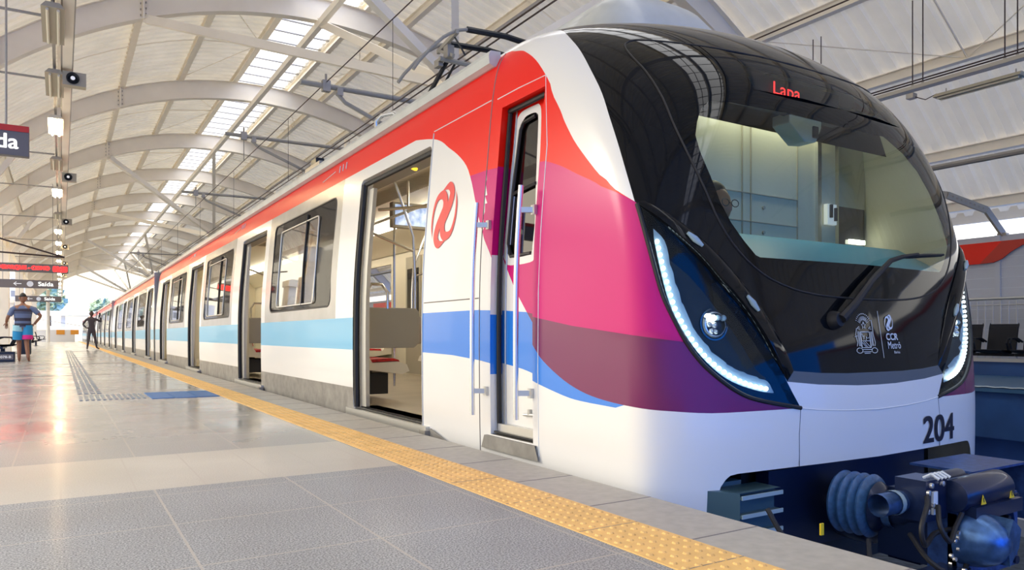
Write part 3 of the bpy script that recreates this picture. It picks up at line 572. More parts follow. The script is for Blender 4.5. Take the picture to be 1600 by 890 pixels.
# --- swirl emblem, 204, city crest and operator lettering
def ribbon(L, Wd, n=6):
    L = np.array(spline(L, n)); t = np.gradient(L, axis=0); t /= np.linalg.norm(t, axis=1, keepdims=True); nrm = np.stack([-t[:, 1], t[:, 0]], 1); w = np.interp(np.linspace(0, 1, len(L)), np.linspace(0, 1, len(Wd)), Wd)[:, None]
    return L+nrm*w/2, L-nrm*w/2
SWIRL = [(-.44, -.39), (-.50, -.15), (-.47, .12), (-.33, .34), (-.10, .38), (.02, .28), (.02, .12), (-.10, -.03), (-.24, -.20), (-.29, -.38), (-.16, -.50), (.12, -.46)]
def swirl(mb, fn, cx, cy, w, h, m):
    Wd = [0, .055, .07, .10, .17, .19, .19, .20, .20, .19, .15, 0]
    for s_ in (1, -1):
        A, B = ribbon([(x*s_, y*s_) for x, y in SWIRL], Wd); k = len(A); pts = [fn(cx+x*w, cy+y*h) for x, y in list(A)+list(B)]
        mb.add(pts, [(i, i+1, k+i+1, k+i) for i in range(k-1)], m)
g = MB(); swirl(g, lambda u, v: side(4.64-u, 1.545+v, .004), 0, 0, .37, .40, 'decal_red'); g.build('swirl_emblem', car)
g = MB(); fr = lambda u, v: front(u, v, .004)
put_text(g, '204', fr, 4.16, 4.535, .085, .235, 'decal_dark', .006); g.build('car_number', car)
g = MB(); swirl(g, fr, 3.885, .767, .075, .080, 'decal_white'); put_text(g, 'CCR', fr, 3.845, 3.955, .672, .708, 'decal_white', .002); put_text(g, 'Metrô', fr, 3.852, 3.975, .624, .663, 'decal_white'); put_text(g, 'Bahia', fr, 3.905, 3.962, .598, .612, 'decal_white'); g.build('operator_lettering', car)
g = MB()
def fl(pts, r=.0018, m='decal_white'): g.tube([fr(*p) for p in pts], r, m, 4)
for i in range(-5, 6): a = math.radians(90+i*13); fl([(3.648+.030*math.cos(a), .752+.026*math.sin(a)), (3.648+.052*math.cos(a), .752+.048*math.sin(a))], .0016)
for i in range(-6, 7): a = math.radians(90+i*11); fl([(3.648+.062*math.cos(a), .752+.058*math.sin(a)), (3.648+.069*math.cos(a), .752+.064*math.sin(a))], .0020)
star = [(3.648+(.020 if i % 2 == 0 else .009)*math.cos(math.radians(90+36*i)), .750+(.020 if i % 2 == 0 else .009)*math.sin(math.radians(90+36*i))) for i in range(11)]; fl(star)
fl([(3.612, .715), (3.692, .715), (3.692, .632), (3.612, .632), (3.612, .715)], .0028); fl([(3.616, .668), (3.690, .668)]); fl([(3.618, .66), (3.65, .636)]); fl([(3.63, .664), (3.665, .634)]); fl([(3.645, .666), (3.685, .636)])
fl([(3.622, .708), (3.63, .69), (3.642, .698), (3.637, .675)]); fl([(3.655, .672), (3.66, .69), (3.672, .68), (3.684, .688)])
for x in (3.600, 3.590, 3.704, 3.714): fl([(x, .718), (x+.002, .640)])
fl([(3.583, .735), (3.570, .70), (3.580, .66), (3.572, .64)]); fl([(3.560, .69), (3.582, .694)]); fl([(3.722, .78), (3.726, .70), (3.735, .66), (3.728, .64)]); fl([(3.59, .735), (3.605, .745), (3.612, .728), (3.59, .735)]); fl([(3.69, .735), (3.705, .745), (3.712, .728), (3.69, .735)])
for cx in (3.590, 3.722): fl([(cx+.026*math.cos(t), .617+.014*math.sin(t)) for t in np.linspace(0, 6.28, 14)])
fl([(3.612, .622), (3.70, .622)]); fl([(3.62, .610), (3.69, .610)]); fl([(3.63, .602), (3.68, .602)])
g.build('coat_of_arms', car)
g = MB(); g.tube([fr(3.79, .83), fr(3.795, .72), fr(3.80, .575)], .0014, 'decal_white', 4); g.build('divider_line', car)
# --- wiper
g = MB(); fo = lambda x, z, o=.03: front(x, z, o)
p0 = fo(3.40, .775, .02)
g.lathe([(0, .045), (.035, .04), (.045, .02), (.05, 0), (.05, -.03)], front(3.40, .775, .005), (0, -1, .1), 'rubber', 20)
g.tube([fo(3.40, .775, .05), fo(3.52, .86, .06), fo(3.70, .99, .05), fo(3.89, 1.105, .05), fo(4.02, 1.135, .045), fo(4.20, 1.16, .04)], [.026, .022, .017, .014, .012, .010], 'rubber', 8)
wp = g.build('wiper', car, True)
g = MB(); g.tube([fo(4.12, 1.145, .03), fo(4.30, 1.165, .022), fo(4.56, 1.185, .022)], [.010, .010, .007], 'rubber', 6); g.tube([fo(4.12, 1.140, .012), fo(4.56, 1.180, .012)], .005, 'dark_metal', 4); g.build('wiper_blade', wp, True)
# ---------------------------------------------------------------- straight body of the cars
def rrect(Y0, Y1, z0, z1, r, n=5):
    L = []
    for cy, cz, a0 in ((Y1-r, z1-r, 0), (Y0+r, z1-r, 90), (Y0+r, z0+r, 180), (Y1-r, z0+r, 270)):
        for i in range(n+1): a = math.radians(a0+90*i/n); L.append((cy+r*math.cos(a), cz+r*math.sin(a)))
    return L
def densify(L, st=.25):
    o = []
    for i in range(len(L)):
        a, b = np.array(L[i]), np.array(L[(i+1) % len(L)]); k = max(1, int(np.linalg.norm(b-a)/st)); o += [tuple(a+(b-a)*j/k) for j in range(k)]
    return o
def yb(L): return [(Y, b_of_z(z)) for Y, z in L]
def car_side(parent, Y0, Y1, doors, wins, lead=False, mirror=True, name='body_shell'):
    zt = 2.46; dom = densify(yb([(Y0, -.45), (Y1, -.45)]))[:0]
    dom = [(Y, 0.0) for Y in np.linspace(Y0, Y1, 12)]+[(Y1, b) for b in np.linspace(0, 6.4, 10)[1:]]+[(Y, 6.4) for Y in np.linspace(Y1, Y0, 12)[1:]]+[(Y0, b) for b in np.linspace(6.4, 0, 12)[1:-1]]
    hz = [.22, .565, .86, 2.225]; lines = [(dom, True)]
    ys0 = 4.94 if lead else Y0
    for z in hz: lines.append(([(Y, b_of_z(z)) for Y in np.linspace(Y0 if z in (.86, 2.225) else ys0, Y1, 10)], False))
    holes = [densify(yb(rrect(d, d+1.5, .03, 2.115, .05)), .4) for d in doors]; wh = [densify(yb(rrect(w, w+2.45, .985, 2.08, .09)), .4) for w in wins]
    skins = [densify(yb([(w-.18, .86), (w+2.72, .86), (w+2.72, 2.225), (w-.18, 2.225)]), .4) for w in wins]
    for h in holes+wh+skins: lines.append((h, True))
    if lead:
        bl = spline([(SEAM_Y, 3.10), (4.11, 3.249), (4.18, 3.505), (4.265, 3.848), (4.36, 4.148), (4.51, 4.43), (4.66, 4.66), (4.78, 4.86), (4.94, 5.03), (5.25, 5.22), (5.4, 5.28)], 3)
        lines += [(bl, False), ([(SEAM_Y, 3.94), (4.5, 3.96)], False), ([(SEAM_Y, 1.385), (4.45, 1.425), (4.94, 1.44)], False), ([(4.94, .0), (4.94, 2.2)], False)]
    ga = [(Y, b) for Y in np.arange(Y0+.1, Y1, .45) for b in np.arange(.2, 6.4, .3)]
    V, F = cdt(lines, ga, 1.0, .4); c = V[F].mean(1); y, b = c[:, 0], c[:, 1]
    inside = pip(y, b, dom)
    for h in holes+wh: inside &= ~pip(y, b, h)
    bz = [b_of_z(z) for z in hz]; fm = np.zeros(len(F), int); fm[(b < bz[0])] = 3; fm[(b > bz[1]) & (b < bz[2])] = 2
    for s_ in skins: fm[pip(y, b, s_)] = 4
    fm[b > bz[3]] = 1
    if lead:
        f4 = (y < 4.94) & (b < bz[3]); fm[f4] = 0
        rp = f4 & pip(y, b, bl+[(5.4, 6.4), (SEAM_Y, 6.4)]); fm[rp] = 1; fm[rp & (b < 3.955)] = 5
        bot = np.interp(y, [SEAM_Y, 4.45, 4.94], [1.385, 1.425, 1.44]); fm[f4 & ~rp & (b > bot) & (b < bz[2])] = 6
    k = inside
    return emit_patch(name, V[:], F[k], fm[k], ['white_paint', 'red_paint', 'sky_blue_paint', 'lower_grey', 'steel_skin', 'magenta_paint', 'blue_paint'], CS, lambda Y, b: CSN(Y, b), parent, mirror=mirror)
def CSN(Y, b):
    d = CS(Y, np.clip(b+.05, 0, 9))-CS(Y, np.clip(b-.05, 0, 9)); n = np.stack([-d[:, 2], d[:, 1]*0, d[:, 0]], -1); n /= np.linalg.norm(n, axis=1, keepdims=True)
    s_ = np.sign((n*np.array([-1, 0, .01])).sum(1, keepdims=True)); return n*s_
def car_roof(parent, Y0, Y1):
    g = MB(); bsr = np.linspace(6.4, 9, 10); P = [CS(0, float(b)) for b in bsr]; prof = [(p[0], p[2]) for p in P]+[(2*XC-p[0], p[2]) for p in P[::-1]][1:]
    n = len(prof); g.add([(x, Y, z) for Y in (Y0, Y1) for x, z in prof], [(i, i+1, n+i+1, n+i) for i in range(n-1)], 'roof_unit'); g.build('roof', parent, True)
    g = MB()
    g.prism([(0, 0), (-.035, .015), (-.04, .07), (-.025, .10), (.05, .105), (.05, 0)], (2.41, Y0 if Y0 > 10 else 4.12, 2.455), (1, 0, 0), (0, 0, 1), (0, Y1-(Y0 if Y0 > 10 else 4.12), 0), 'roof_unit'); g.build('roof_gutter', parent)
def door_parts(parent, d, full=True):
    so = lambda Y, z, o: tuple(side(Y, z, o))
    g = MB()                                                  # frame lining of the doorway
    L = rrect(d, d+1.5, .03, 2.115, .05); P = [np.array(side(Y, z, .0)) for Y, z in L]; n = len(P)
    for i in range(n):
        a, b = P[i], P[(i+1) % n]; g.add([a, b, b+[.11, 0, 0], a+[.11, 0, 0]], [(0, 1, 2, 3)], 'white_paint')
    fr_ = g.build('door_frame', parent)
    if full:
        g = MB(); out_ = [so(d+1.455, z, -.02) for z in np.linspace(.05, 2.07, 10)]; g.tube(out_, .028, 'rubber', 8)
        g.tube([so(Y, 2.075, -.03) for Y in (d+1.47, d+1.0, d+.5, d+.03)], .022, 'rubber', 8); g.build('door_seal', fr_, True)
    g = MB(); 
    for z0, z1 in zip(np.linspace(.06, 2.02, 9)[:-1], np.linspace(.06, 2.02, 9)[1:]):
        p, q = np.array(side(d+1.35, z0, -.06)), np.array(side(d+1.35, z1, -.06)); g.beam(p, q, .035, .13, 'aluminium', up=(0, 1, 0))
    g.build('sliding_door', parent)
    g = MB(); g.prism([(0, 0), (0, -.09), (.03, -.115), (.30, -.115), (.30, .0)], (2.245, d-.12, .035), (1, 0, 0), (0, 0, 1), (0, 1.74, 0), 'aluminium'); g.box((2.30, d+.75, .043), (.02, 1.5, .012), 'dark_metal'); g.box((2.35, d+.75, .043), (.012, 1.5, .012), 'dark_metal'); g.box((2.236, d-.13, -.02), (.05, .10, .07), 'galv'); g.build('door_sill', parent)
def win_parts(parent, w, bars=True):
    L = rrect(w, w+2.45, .985, 2.08, .09, 4); g = MB()
    P = [np.array(side(Y, z, -.006)) for Y, z in L]; n = len(P); zs_ = np.linspace(.985, 2.08, 6)
    # pane follows the slope of the side
    vs = [tuple(side(Y, z, -.006)) for z in zs_ for Y in (w+.0, w+2.45)]
    zq = [.985, 1.04, 1.35, 1.66, 1.97, 2.08]; yq = [w, w+.55, w+2.1, w+2.45]; vs = [tuple(side(Y, z, -.006)) for z in zq for Y in yq]
    for i in range(5):
        for j in range(3): g.add([vs[i*4+j], vs[i*4+j+1], vs[(i+1)*4+j+1], vs[(i+1)*4+j]], [(0, 1, 2, 3)], 'window_glass' if (j == 1 and 0 < i < 4) or not bars else 'dark_glass'); o = g.build('window', parent)
    g = MB(); g.tube(P+[P[0]], .012, 'rubber', 6)
    if bars:
        g.tube([tuple(side(w+1.0, z, .003)) for z in (1.03, 1.5, 2.04)], .012, 'rubber', 6)
        Li = rrect(w+.55, w+2.1, 1.04, 1.97, .05, 3); Pi = [tuple(side(Y, z, .004)) for Y, z in Li]; g.tube(Pi+[Pi[0]], .009, 'aluminium', 6)
    g.build('window_frame', o, True)
D1 = [4.94, 10.04, 15.14, 20.24]; W1 = [7.12, 12.22, 17.32]
s1 = car_side(car, SEAM_Y, 22.85, D1, W1, lead=True, mirror=False, name='side_panel')
s2 = car_side(car, SEAM_Y, 22.85, D1[:0], W1, lead=True, mirror=True, name='far_side_tmp')
# keep only the mirrored half for the far side
me = s2.data; import bmesh
bm = bmesh.new(); bm.from_mesh(me); bmesh.ops.delete(bm, geom=[v for v in bm.verts if v.co.x < XC], context='VERTS'); bm.to_mesh(me); bm.free(); s2.name = 'side_panel.001'
car_roof(car, 4.95, 22.85)
for i, d in enumerate(D1): door_parts(car, d, True)
for w in W1: win_parts(car, w)
g = MB(); g.tube([tuple(side(4.93, z, .001)) for z in np.linspace(.0, 2.2, 12)], .006, 'aluminium', 6); g.tube([tuple(side(Y, .935, .001)) for Y in (4.9, 4.5, 4.08)], .0035, 'seam', 4); g.tube([tuple(side(Y, 2.215, .001)) for Y in (4.93, 4.5, 4.08)], .004, 'decal_white', 4); g.build('pocket_trim', car, True)
g = MB(); g.prism([(0, 0), (.5, 0), (0, .12)], (2.262, 4.76, -.09), (0, -1, 0), (0, 0, 1), (-.012, 0, 0), 'lower_grey'); g.build('sill_wedge', car)
# small livery decals on the red band
g = MB()
for y0 in (6.95, 11.6, 16.4):
    for i in range(3): g.tube([tuple(side(y0+i*.10, 2.33, .003)), tuple(side(y0+.02+i*.10, 2.40, .003))], .006, 'decal_white', 4)
    g.tube([tuple(side(y0+.35, 2.37, .003)), tuple(side(y0+.75, 2.33, .003))], .004, 'decal_white', 4)
g.build('band_marking', car)
# --- interior of the front car
g = MB(); g.b2((2.28, 2.75, -.02), (5.13, 22.8, .035), 'train_floor'); g.build('car_floor', car)
g = MB(); prof = [(2.50, 2.10), (2.62, 2.24), (3.0, 2.34), (3.72, 2.40), (4.44, 2.34), (4.82, 2.24), (4.94, 2.10)]; n = len(prof)
g.add([(x, Y, z) for Y in (4.0, 22.8) for x, z in prof], [(i, i+1, n+i+1, n+i) for i in range(n-1)], 'cream'); g.b2((2.42, 4.2, 2.10), (2.60, 22.8, 2.30), 'grey_panel')
for Y in np.arange(4.4, 14, .05): g.box((3.25, Y, 2.352), (.42, .012, .012), 'cream_dark')
ci = g.build('car_ceiling', car, True)
g = MB(); g.b2((4.08, 4.3, 2.27), (4.22, 22.5, 2.30), 'tube_light'); g.build('light_strip', ci)
for i, d in enumerate(D1):
    g = MB(); g.lathe([(0, 0), (.05, .003), (.055, .015), (.03, .028), (0, .03)], (2.52, d+.72, 2.13), (-.6, 0, -.8), 'led_yellow', 16); g.build('door_lamp', ci, True)
g = MB()                                                     # far inside wall with window openings
zz = [.035, .95, 1.85, 2.15]
for Y0, Y1 in ((4.1, 7.0), (9.7, 12.1), (14.8, 17.2), (19.9, 22.8)): g.b2((4.97, Y0, .035), (5.03, Y1, 2.15), 'cream')
for Y0, Y1 in ((7.0, 9.7), (12.1, 14.8), (17.2, 19.9)): g.b2((4.97, Y0, .035), (5.03, Y1, .97), 'cream'); g.b2((4.97, Y0, 1.95), (5.03, Y1, 2.15), 'cream')
for Y0, Y1 in ((6.46, 7.10), (9.58, 10.04), (11.56, 12.2), (14.7, 15.12), (16.65, 17.3)): g.b2((2.40, Y0, .035), (2.44, Y1, 2.12), 'cream')
for Y0, Y1 in ((7.1, 9.58), (12.2, 14.7), (17.3, 19.8)): g.b2((2.34, Y0, .035), (2.38, Y1, .97), 'cream')
g.b2((2.44, 4.12, .035), (5.0, 4.18, 2.38), 'cream'); g.b2((2.44, 22.7, .035), (5.0, 22.75, 2.38), 'cream'); g.b2((2.42, 4.1, .03), (2.46, 4.93, 2.1), 'cream')
g.build('inner_lining', car)
for d in D1[:3]:                                            # windows of the shut doors opposite
    g = MB(); g.b2((4.955, d+.12, .06), (4.97, d+.72, 2.0), 'cream_dark'); g.b2((4.955, d+.78, .06), (4.97, d+1.38, 2.0), 'cream_dark')
    for o_ in (.2, .86): g.b2((4.945, d+o_, 1.0), (4.956, d+o_+.44, 1.8), 'dark_glass')
    g.build('opposite_door', car)
def bench(x0, sx, Y0, n, pitch=.46):
    r = bench_root = None
    for i in range(n):
        y = Y0+i*pitch; g = MB()
        prof = [(0, .36), (.42, .30), (.50, .33), (.47, .40), (.38, .43), (.10, .42), (.05, .50), (-.02, .86), (-.07, .86), (-.07, .36)]
        g.prism([(sx*a, b) for a, b in prof], (x0, y+.015, 0), (1, 0, 0), (0, 0, 1), (0, pitch-.03, 0), 'seat_shell'); g.b2((x0-.05, y+.1, .10), (x0+sx*.30, y+.3, .31), 'rubber')
        o = g.build('passenger_seat', car)
        g = MB(); g.prism([(sx*a, b) for a, b in [(.10, .425), (.36, .435), (.41, .425), (.40, .445), (.34, .462), (.11, .455)]], (x0, y+.06, 0), (1, 0, 0), (0, 0, 1), (0, pitch-.12, 0), 'seat_red'); g.prism([(sx*a, b) for a, b in [(.045, .52), (.065, .52), (.01, .82), (-.01, .82)]], (x0, y+.06, 0), (1, 0, 0), (0, 0, 1), (0, pitch-.12, 0), 'seat_red'); g.build('cushion', o)
for d in (6.92, 12.02): bench(2.55, 1, d, 6)
for d in (6.92, 12.02): bench(4.88, -1, d, 6)
for Yp, pts in ((6.80, 1), (9.80, 1), (11.90, 1), (6.80, -1), (9.80, -1)):
    x0 = 2.46 if pts > 0 else 4.96
    g = MB(); g.prism([(0, 0), (.58, 0), (.64, .05), (.64, .36), (.60, .40), (0, .40)], (x0, Yp, .57), (pts, 0, 0), (0, 0, 1), (0, .035, 0), 'grey_panel'); g.build('draught_panel', car, bevel=.008)
    g = MB(); xe = x0+pts*.60; g.tube([(xe, Yp+.02, .60), (xe, Yp+.02, 1.3), (xe-.02*pts, Yp+.02, 1.7), (xe-.16*pts, Yp, 2.05), (xe-.24*pts, Yp, 2.25)], .016, 'brushed', 8); g.tube([(x0+pts*.08, Yp+.01, .96), (x0+pts*.08, Yp+.01, 1.12), (x0+pts*.13, Yp+.01, 1.2), (x0+pts*.24, Yp+.01, 1.2), (x0+pts*.30, Yp+.01, 1.12), (x0+pts*.30, Yp+.01, .96)], .016, 'brushed', 8); g.tube([(xe-.02*pts, Yp+.02, 1.55), (x0, Yp+.02, 1.75)], .014, 'brushed', 8); g.build('grab_pole', car, True)
g = MB(); g.tube([(3.15, 5.0, 1.98), (3.15, 7.0, 2.02), (3.15, 9.7, 2.0)], .016, 'brushed', 8)
for Y in (5.2, 7.2, 9.2): g.tube([(3.15, Y, 2.0), (3.15, Y, 2.34)], .014, 'brushed', 6)
g.tube([(2.70, 6.9, 1.95), (3.15, 6.4, 1.96), (3.2, 5.5, 2.0)], .016, 'brushed', 8); g.build('ceiling_rail', car, True)
for Y in (7.6, 8.9): 
    g = MB(); g.tube([(3.7, Y, .035), (3.7, Y, 2.38)], .017, 'brushed', 8); g.build('grab_pole', car, True)
g = MB(); g.b2((3.45, 8.35, 2.02), (3.97, 8.45, 2.33), 'cream_dark'); tv = g.build('screen_housing', car); g = MB(); g.b2((3.48, 8.335, 2.05), (3.94, 8.349, 2.30), 'screen'); g.build('screen', tv)
g = MB(); g.b2((3.55, 12.8, 1.98), (4.0, 12.9, 2.26), 'cream_dark'); tv = g.build('screen_housing', car); g = MB(); g.b2((3.58, 12.785, 2.0), (3.97, 12.799, 2.24), 'screen'); g.build('screen', tv)
g = MB(); g.b2((4.90, 10.3, 1.38), (4.955, 10.42, 1.55), 'sign_red'); g.build('alarm_box', car)
g = MB(); g.b2((3.3, 6.25, 1.88), (3.62, 6.28, 1.98), 'grey_panel'); g.build('route_plate', ci)
# --- driver's cab behind the windscreen
BY = 3.16
g = MB(); g.b2((2.46, BY, .04), (4.62, BY+.04, 2.22), 'cab_cream')
for x in (3.66, 3.74, 4.20): g.b2((x, BY-.008, .1), (x+.007, BY+.001, 2.1), 'cream_dark')
for z in (1.42, 1.60): g.b2((2.6, BY-.008, z), (4.2, BY+.001, z+.006), 'cream_dark')
for z in (1.36, 1.52): g.lathe([(.012, 0), (.012, -.01), (0, -.01)], (3.86, BY-.004, z), (0, 1, 0), 'grey_panel', 10)
g.build('cab_bulkhead', car)
g = MB(); g.b2((4.40, BY-.02, .3), (4.44, BY, 2.1), 'brushed'); g.box((4.52, BY-.03, 1.53), (.10, .03, .14), 'letter_white'); g.box((4.50, BY-.05, 1.55), (.02, .02, .09), 'dark_metal'); g.box((4.55, BY-.05, 1.53), (.02, .02, .09), 'dark_metal'); g.build('bulkhead_hinge', car)
g = MB(); g.b2((4.66, BY+.05, .9), (5.04, BY+.07, 1.62), 'dark_glass'); g.b2((4.62, BY+.0, .1), (4.66, BY+.08, 2.1), 'brushed'); g.b2((4.66, BY+.05, 1.62), (5.05, BY+.07, 2.2), 'cab_cream'); g.b2((4.84, BY+.03, 1.36), (5.02, BY+.045, 1.39), 'cab_light'); g.build('bulkhead_window', car)
g = MB(); n = 17; xs = np.linspace(-.66, .66, n)
rows = [[tuple(S(float(a), 2.46, -.045)) for a in xs], [tuple(np.array(S(float(a), 2.46, -.05))+[0, .10, .05]) for a in xs], [tuple((lambda p: (XC+(p[0]-XC)*.93, 2.86, 1.28))(S(float(a), 2.46, -.05))) for a in xs], [tuple((lambda p: (XC+(p[0]-XC)*.93, 2.9, .95))(S(float(a), 2.46, -.05))) for a in xs]]
g.add([p for r in rows for p in r], [(r*n+i, r*n+i+1, (r+1)*n+i+1, (r+1)*n+i) for r in range(3) for i in range(n-1)], 'dash_blue'); g.build('dashboard', car, True)
g = MB()
def lining(aa, bb2):
    A2, B2 = np.meshgrid(aa, bb2); vs = S(A2.ravel(), B2.ravel(), np.full(A2.size, -.06)); k = len(aa)
    g.add(vs.tolist(), [(i*k+j, i*k+j+1, (i+1)*k+j+1, (i+1)*k+j) for i in range(len(bb2)-1) for j in range(k-1)], 'cab_cream')
lining(np.linspace(.70, 1.9, 16), np.linspace(.8, 6.4, 16)); lining(np.linspace(-.98, -.70, 6), np.linspace(.8, 6.4, 16)); lining(np.linspace(-1, 1, 30), np.linspace(5.7, 8.5, 6))
g.build('cab_lining', car, True)
g = MB(); g.add([(2.62, 2.98, 2.22), (4.82, 2.98, 2.22), (4.9, 3.2, 2.22), (2.55, 3.2, 2.22)], [(0, 1, 2, 3)], 'cab_cream'); g.add([(2.70, 2.86, 1.90), (4.74, 2.86, 1.90), (4.82, 3.0, 2.22), (2.62, 3.0, 2.22)], [(0, 1, 2, 3)], 'rubber'); cc_ = g.build('cab_ceiling', car)
g = MB(); g.b2((3.2, 3.02, 2.19), (4.4, 3.12, 2.21), 'cab_light'); g.build('cab_fill_lamp', cc_)  # unseen lamp added to lift the dark cab
g = MB(); g.b2((3.05, 2.68, 1.945), (3.95, 2.72, 2.13), 'rubber'); ds = g.build('destination_display', car)
g = MB(); put_text(g, 'Lapa', lambda u, v: (u, 2.665, v), 3.345, 3.575, 2.01, 2.10, 'led_red'); g.build('display_lettering', ds)
g = MB(); g.prism([(-.16, 0), (.13, .0), (.13, -.05), (.08, -.14), (-.02, -.15), (-.16, -.06)], (3.66, 2.68, 1.96), (1, 0, 0), (0, 0, 1), (0, .12, 0), 'seat_shell'); g.b2((3.70, 2.668, 1.84), (3.75, 2.682, 1.91), 'rubber'); g.build('cab_camera', car, bevel=.01)
g = MB(); g.b2((2.3, 2.8, -.3), (5.14, 22.7, -.06), 'dark_metal'); g.build('underframe', car)
# --- roof equipment: smooth fairing behind the nose, long unit, cable trunk
def fairing(name, cx, Y0, Y1, w, z0, z1, m, parent):
    g = MB(); ny, nx = 14, 17; vs = []
    for i in range(ny):
        t = i/(ny-1); Y = Y0+(Y1-Y0)*t; e = min(1, math.sin(min(t, .35)/.35*math.pi/2)**.6+.02)
        for j in range(nx):
            u = -1+2*j/(nx-1); ux = math.copysign(abs(u)**.8, u); vs.append((cx+ux*w*(.72+.28*e), Y, z0+(z1-z0)*e*(1-abs(u)**3.5)))
    g.add(vs, [(i*nx+j, i*nx+j+1, (i+1)*nx+j+1, (i+1)*nx+j) for i in range(ny-1) for j in range(nx-1)], m); return g.build(name, parent, True)
fairing('roof_fairing', 4.26, 4.1, 5.75, .84, 2.62, 3.52, 'roof_unit', car)
g = MB(); g.b2((2.62, 8.6, 2.6), (2.80, 9.2, 2.78), 'galv'); g.b2((2.64, 8.8, 2.78), (2.74, 9.0, 2.86), 'dark_metal'); g.tube([(2.7, 9.3, 2.75), (2.7, 9.8, 2.82)], .02, 'galv'); g.build('roof_junction_box', car)
g = MB(); g.tube([(2.62, 6.75, 2.60), (2.62, 6.76, 2.78), (2.66, 6.72, 2.84), (2.74, 6.62, 2.85), (2.80, 6.58, 2.80), (2.80, 6.57, 2.72)], .022, 'brushed', 10); g.build('roof_vent_pipe', car, True)
# --- pantograph
pg = thing('pantograph', (3.6, 6.9, 2.7), None, None); attach(pg, car)
def bow(Y, zo, r, m):
    pts = [(2.74, Y, 3.13+zo), (2.80, Y, 3.22+zo), (2.92, Y, 3.36+zo), (3.05, Y, 3.49+zo), (3.18, Y, 3.58+zo), (3.30, Y, 3.615+zo), (3.72, Y, 3.64+zo), (4.14, Y, 3.615+zo), (4.26, Y, 3.58+zo), (4.40, Y, 3.49+zo), (4.53, Y, 3.36+zo), (4.66, Y, 3.22+zo)]
    g = MB(); g.tube(pts[:6], [r*.8]*5+[r*.9], 'bracket_grey', 8); g.tube(pts[5:7]+[pts[7]], r*1.5, m, 8); g.tube(pts[7:], r*.8, 'bracket_grey', 8); return g
bow(6.15, 0, .020, 'dark_metal').build('contact_bow', pg, True); bow(6.50, -.02, .020, 'dark_metal').build('contact_bow', pg, True)
g = MB()
for x in (3.18, 4.26):
    g.beam((x, 6.12, 3.56), (x, 6.54, 3.50), .03, .04, 'bracket_grey'); g.beam((x, 6.2, 3.36), (x, 6.5, 3.50), .025, .03, 'bracket_grey'); g.box((x, 6.3, 3.42), (.07, .09, .12), 'galv'); g.box((x-.05, 6.42, 3.34), (.05, .10, .07), 'galv'); g.tube([(x, 6.2, 3.55), (x+.06, 6.15, 3.42), (x+.10, 6.15, 3.36)], .010, 'dark_metal', 6)
g.tube([(3.1, 6.34, 3.36), (4.34, 6.34, 3.36)], .025, 'bracket_grey', 8); g.build('bow_suspension', pg)
g = MB(); g.tube([(3.22, 6.38, 3.40), (3.05, 6.95, 2.80)], .022, 'rubber', 8); g.tube([(3.30, 6.38, 3.38), (3.16, 6.95, 2.80)], .012, 'rubber', 8); g.tube([(4.22, 6.38, 3.40), (4.35, 6.95, 2.80)], .022, 'rubber', 8); g.build('upper_arm', pg)
g = MB(); g.box((3.72, 6.6, 2.86), (1.5, .10, .08), 'galv'); g.box((3.72, 7.4, 2.86), (1.5, .10, .08), 'galv')
for x in (3.05, 4.40):
    for Y in (6.6, 7.4): g.lathe([(.04, 0), (.07, .02), (.045, .04), (.07, .06), (.045, .08), (.06, .1)], (x, Y, 2.72), (0, 0, 1), 'sign_red', 12)
g.build('base_frame', pg)
# ---------------------------------------------------------------- following cars
def make_car(Y0):
    L = 20.3; t = thing('train_car', (XC, Y0, 0), 'second metro car, coupled behind the front one', 'train', 'cars of the metro train')
    ds = [Y0+.9+5.1*k for k in range(4)]; ws = [d+2.0 for d in ds[:3]]
    car_side(t, Y0, Y0+L, ds, ws, mirror=False); g = MB()
    g.b2((5.12, Y0, -.4), (5.17, Y0+L, 2.46), 'white_paint'); g.b2((2.29, Y0, -.4), (5.15, Y0+.03, 2.5), 'steel_skin'); g.b2((2.29, Y0+L-.03, -.4), (5.15, Y0+L, 2.5), 'steel_skin'); g.build('end_wall', t)
    car_roof(t, Y0, Y0+L)
    for d in ds: door_parts(t, d, True)
    for w in ws: win_parts(t, w, False)
    g = MB(); g.b2((2.3, Y0+.05, -.02), (5.1, Y0+L-.05, .035), 'train_floor'); g.build('car_floor', t)
    g = MB(); g.b2((2.5, Y0+.1, 2.2), (5.0, Y0+L-.1, 2.23), 'cream'); g.b2((4.95, Y0+.05, .04), (5.0, Y0+L-.05, 2.2), 'cream'); g.b2((4.0, Y0+.3, 2.17), (4.15, Y0+L-.3, 2.19), 'tube_light'); g.build('inner_lining', t)
    return t
c2 = make_car(23.25)
for k, wd in ((1, 'third metro car from the front, mid-distance along the platform'), (2, 'fourth metro car from the front, beyond the standing figure'), (3, 'rearmost and most distant metro car')):
    c = copy_tree(c2); c.location.y += 20.75*k; c['label'] = wd
g = MB(); 
for i in range(5): g.b2((2.45, 22.88+i*.075, -.1), (5.0, 22.91+i*.075, 2.4), 'rubber')
g.build('gangway_bellows', car)
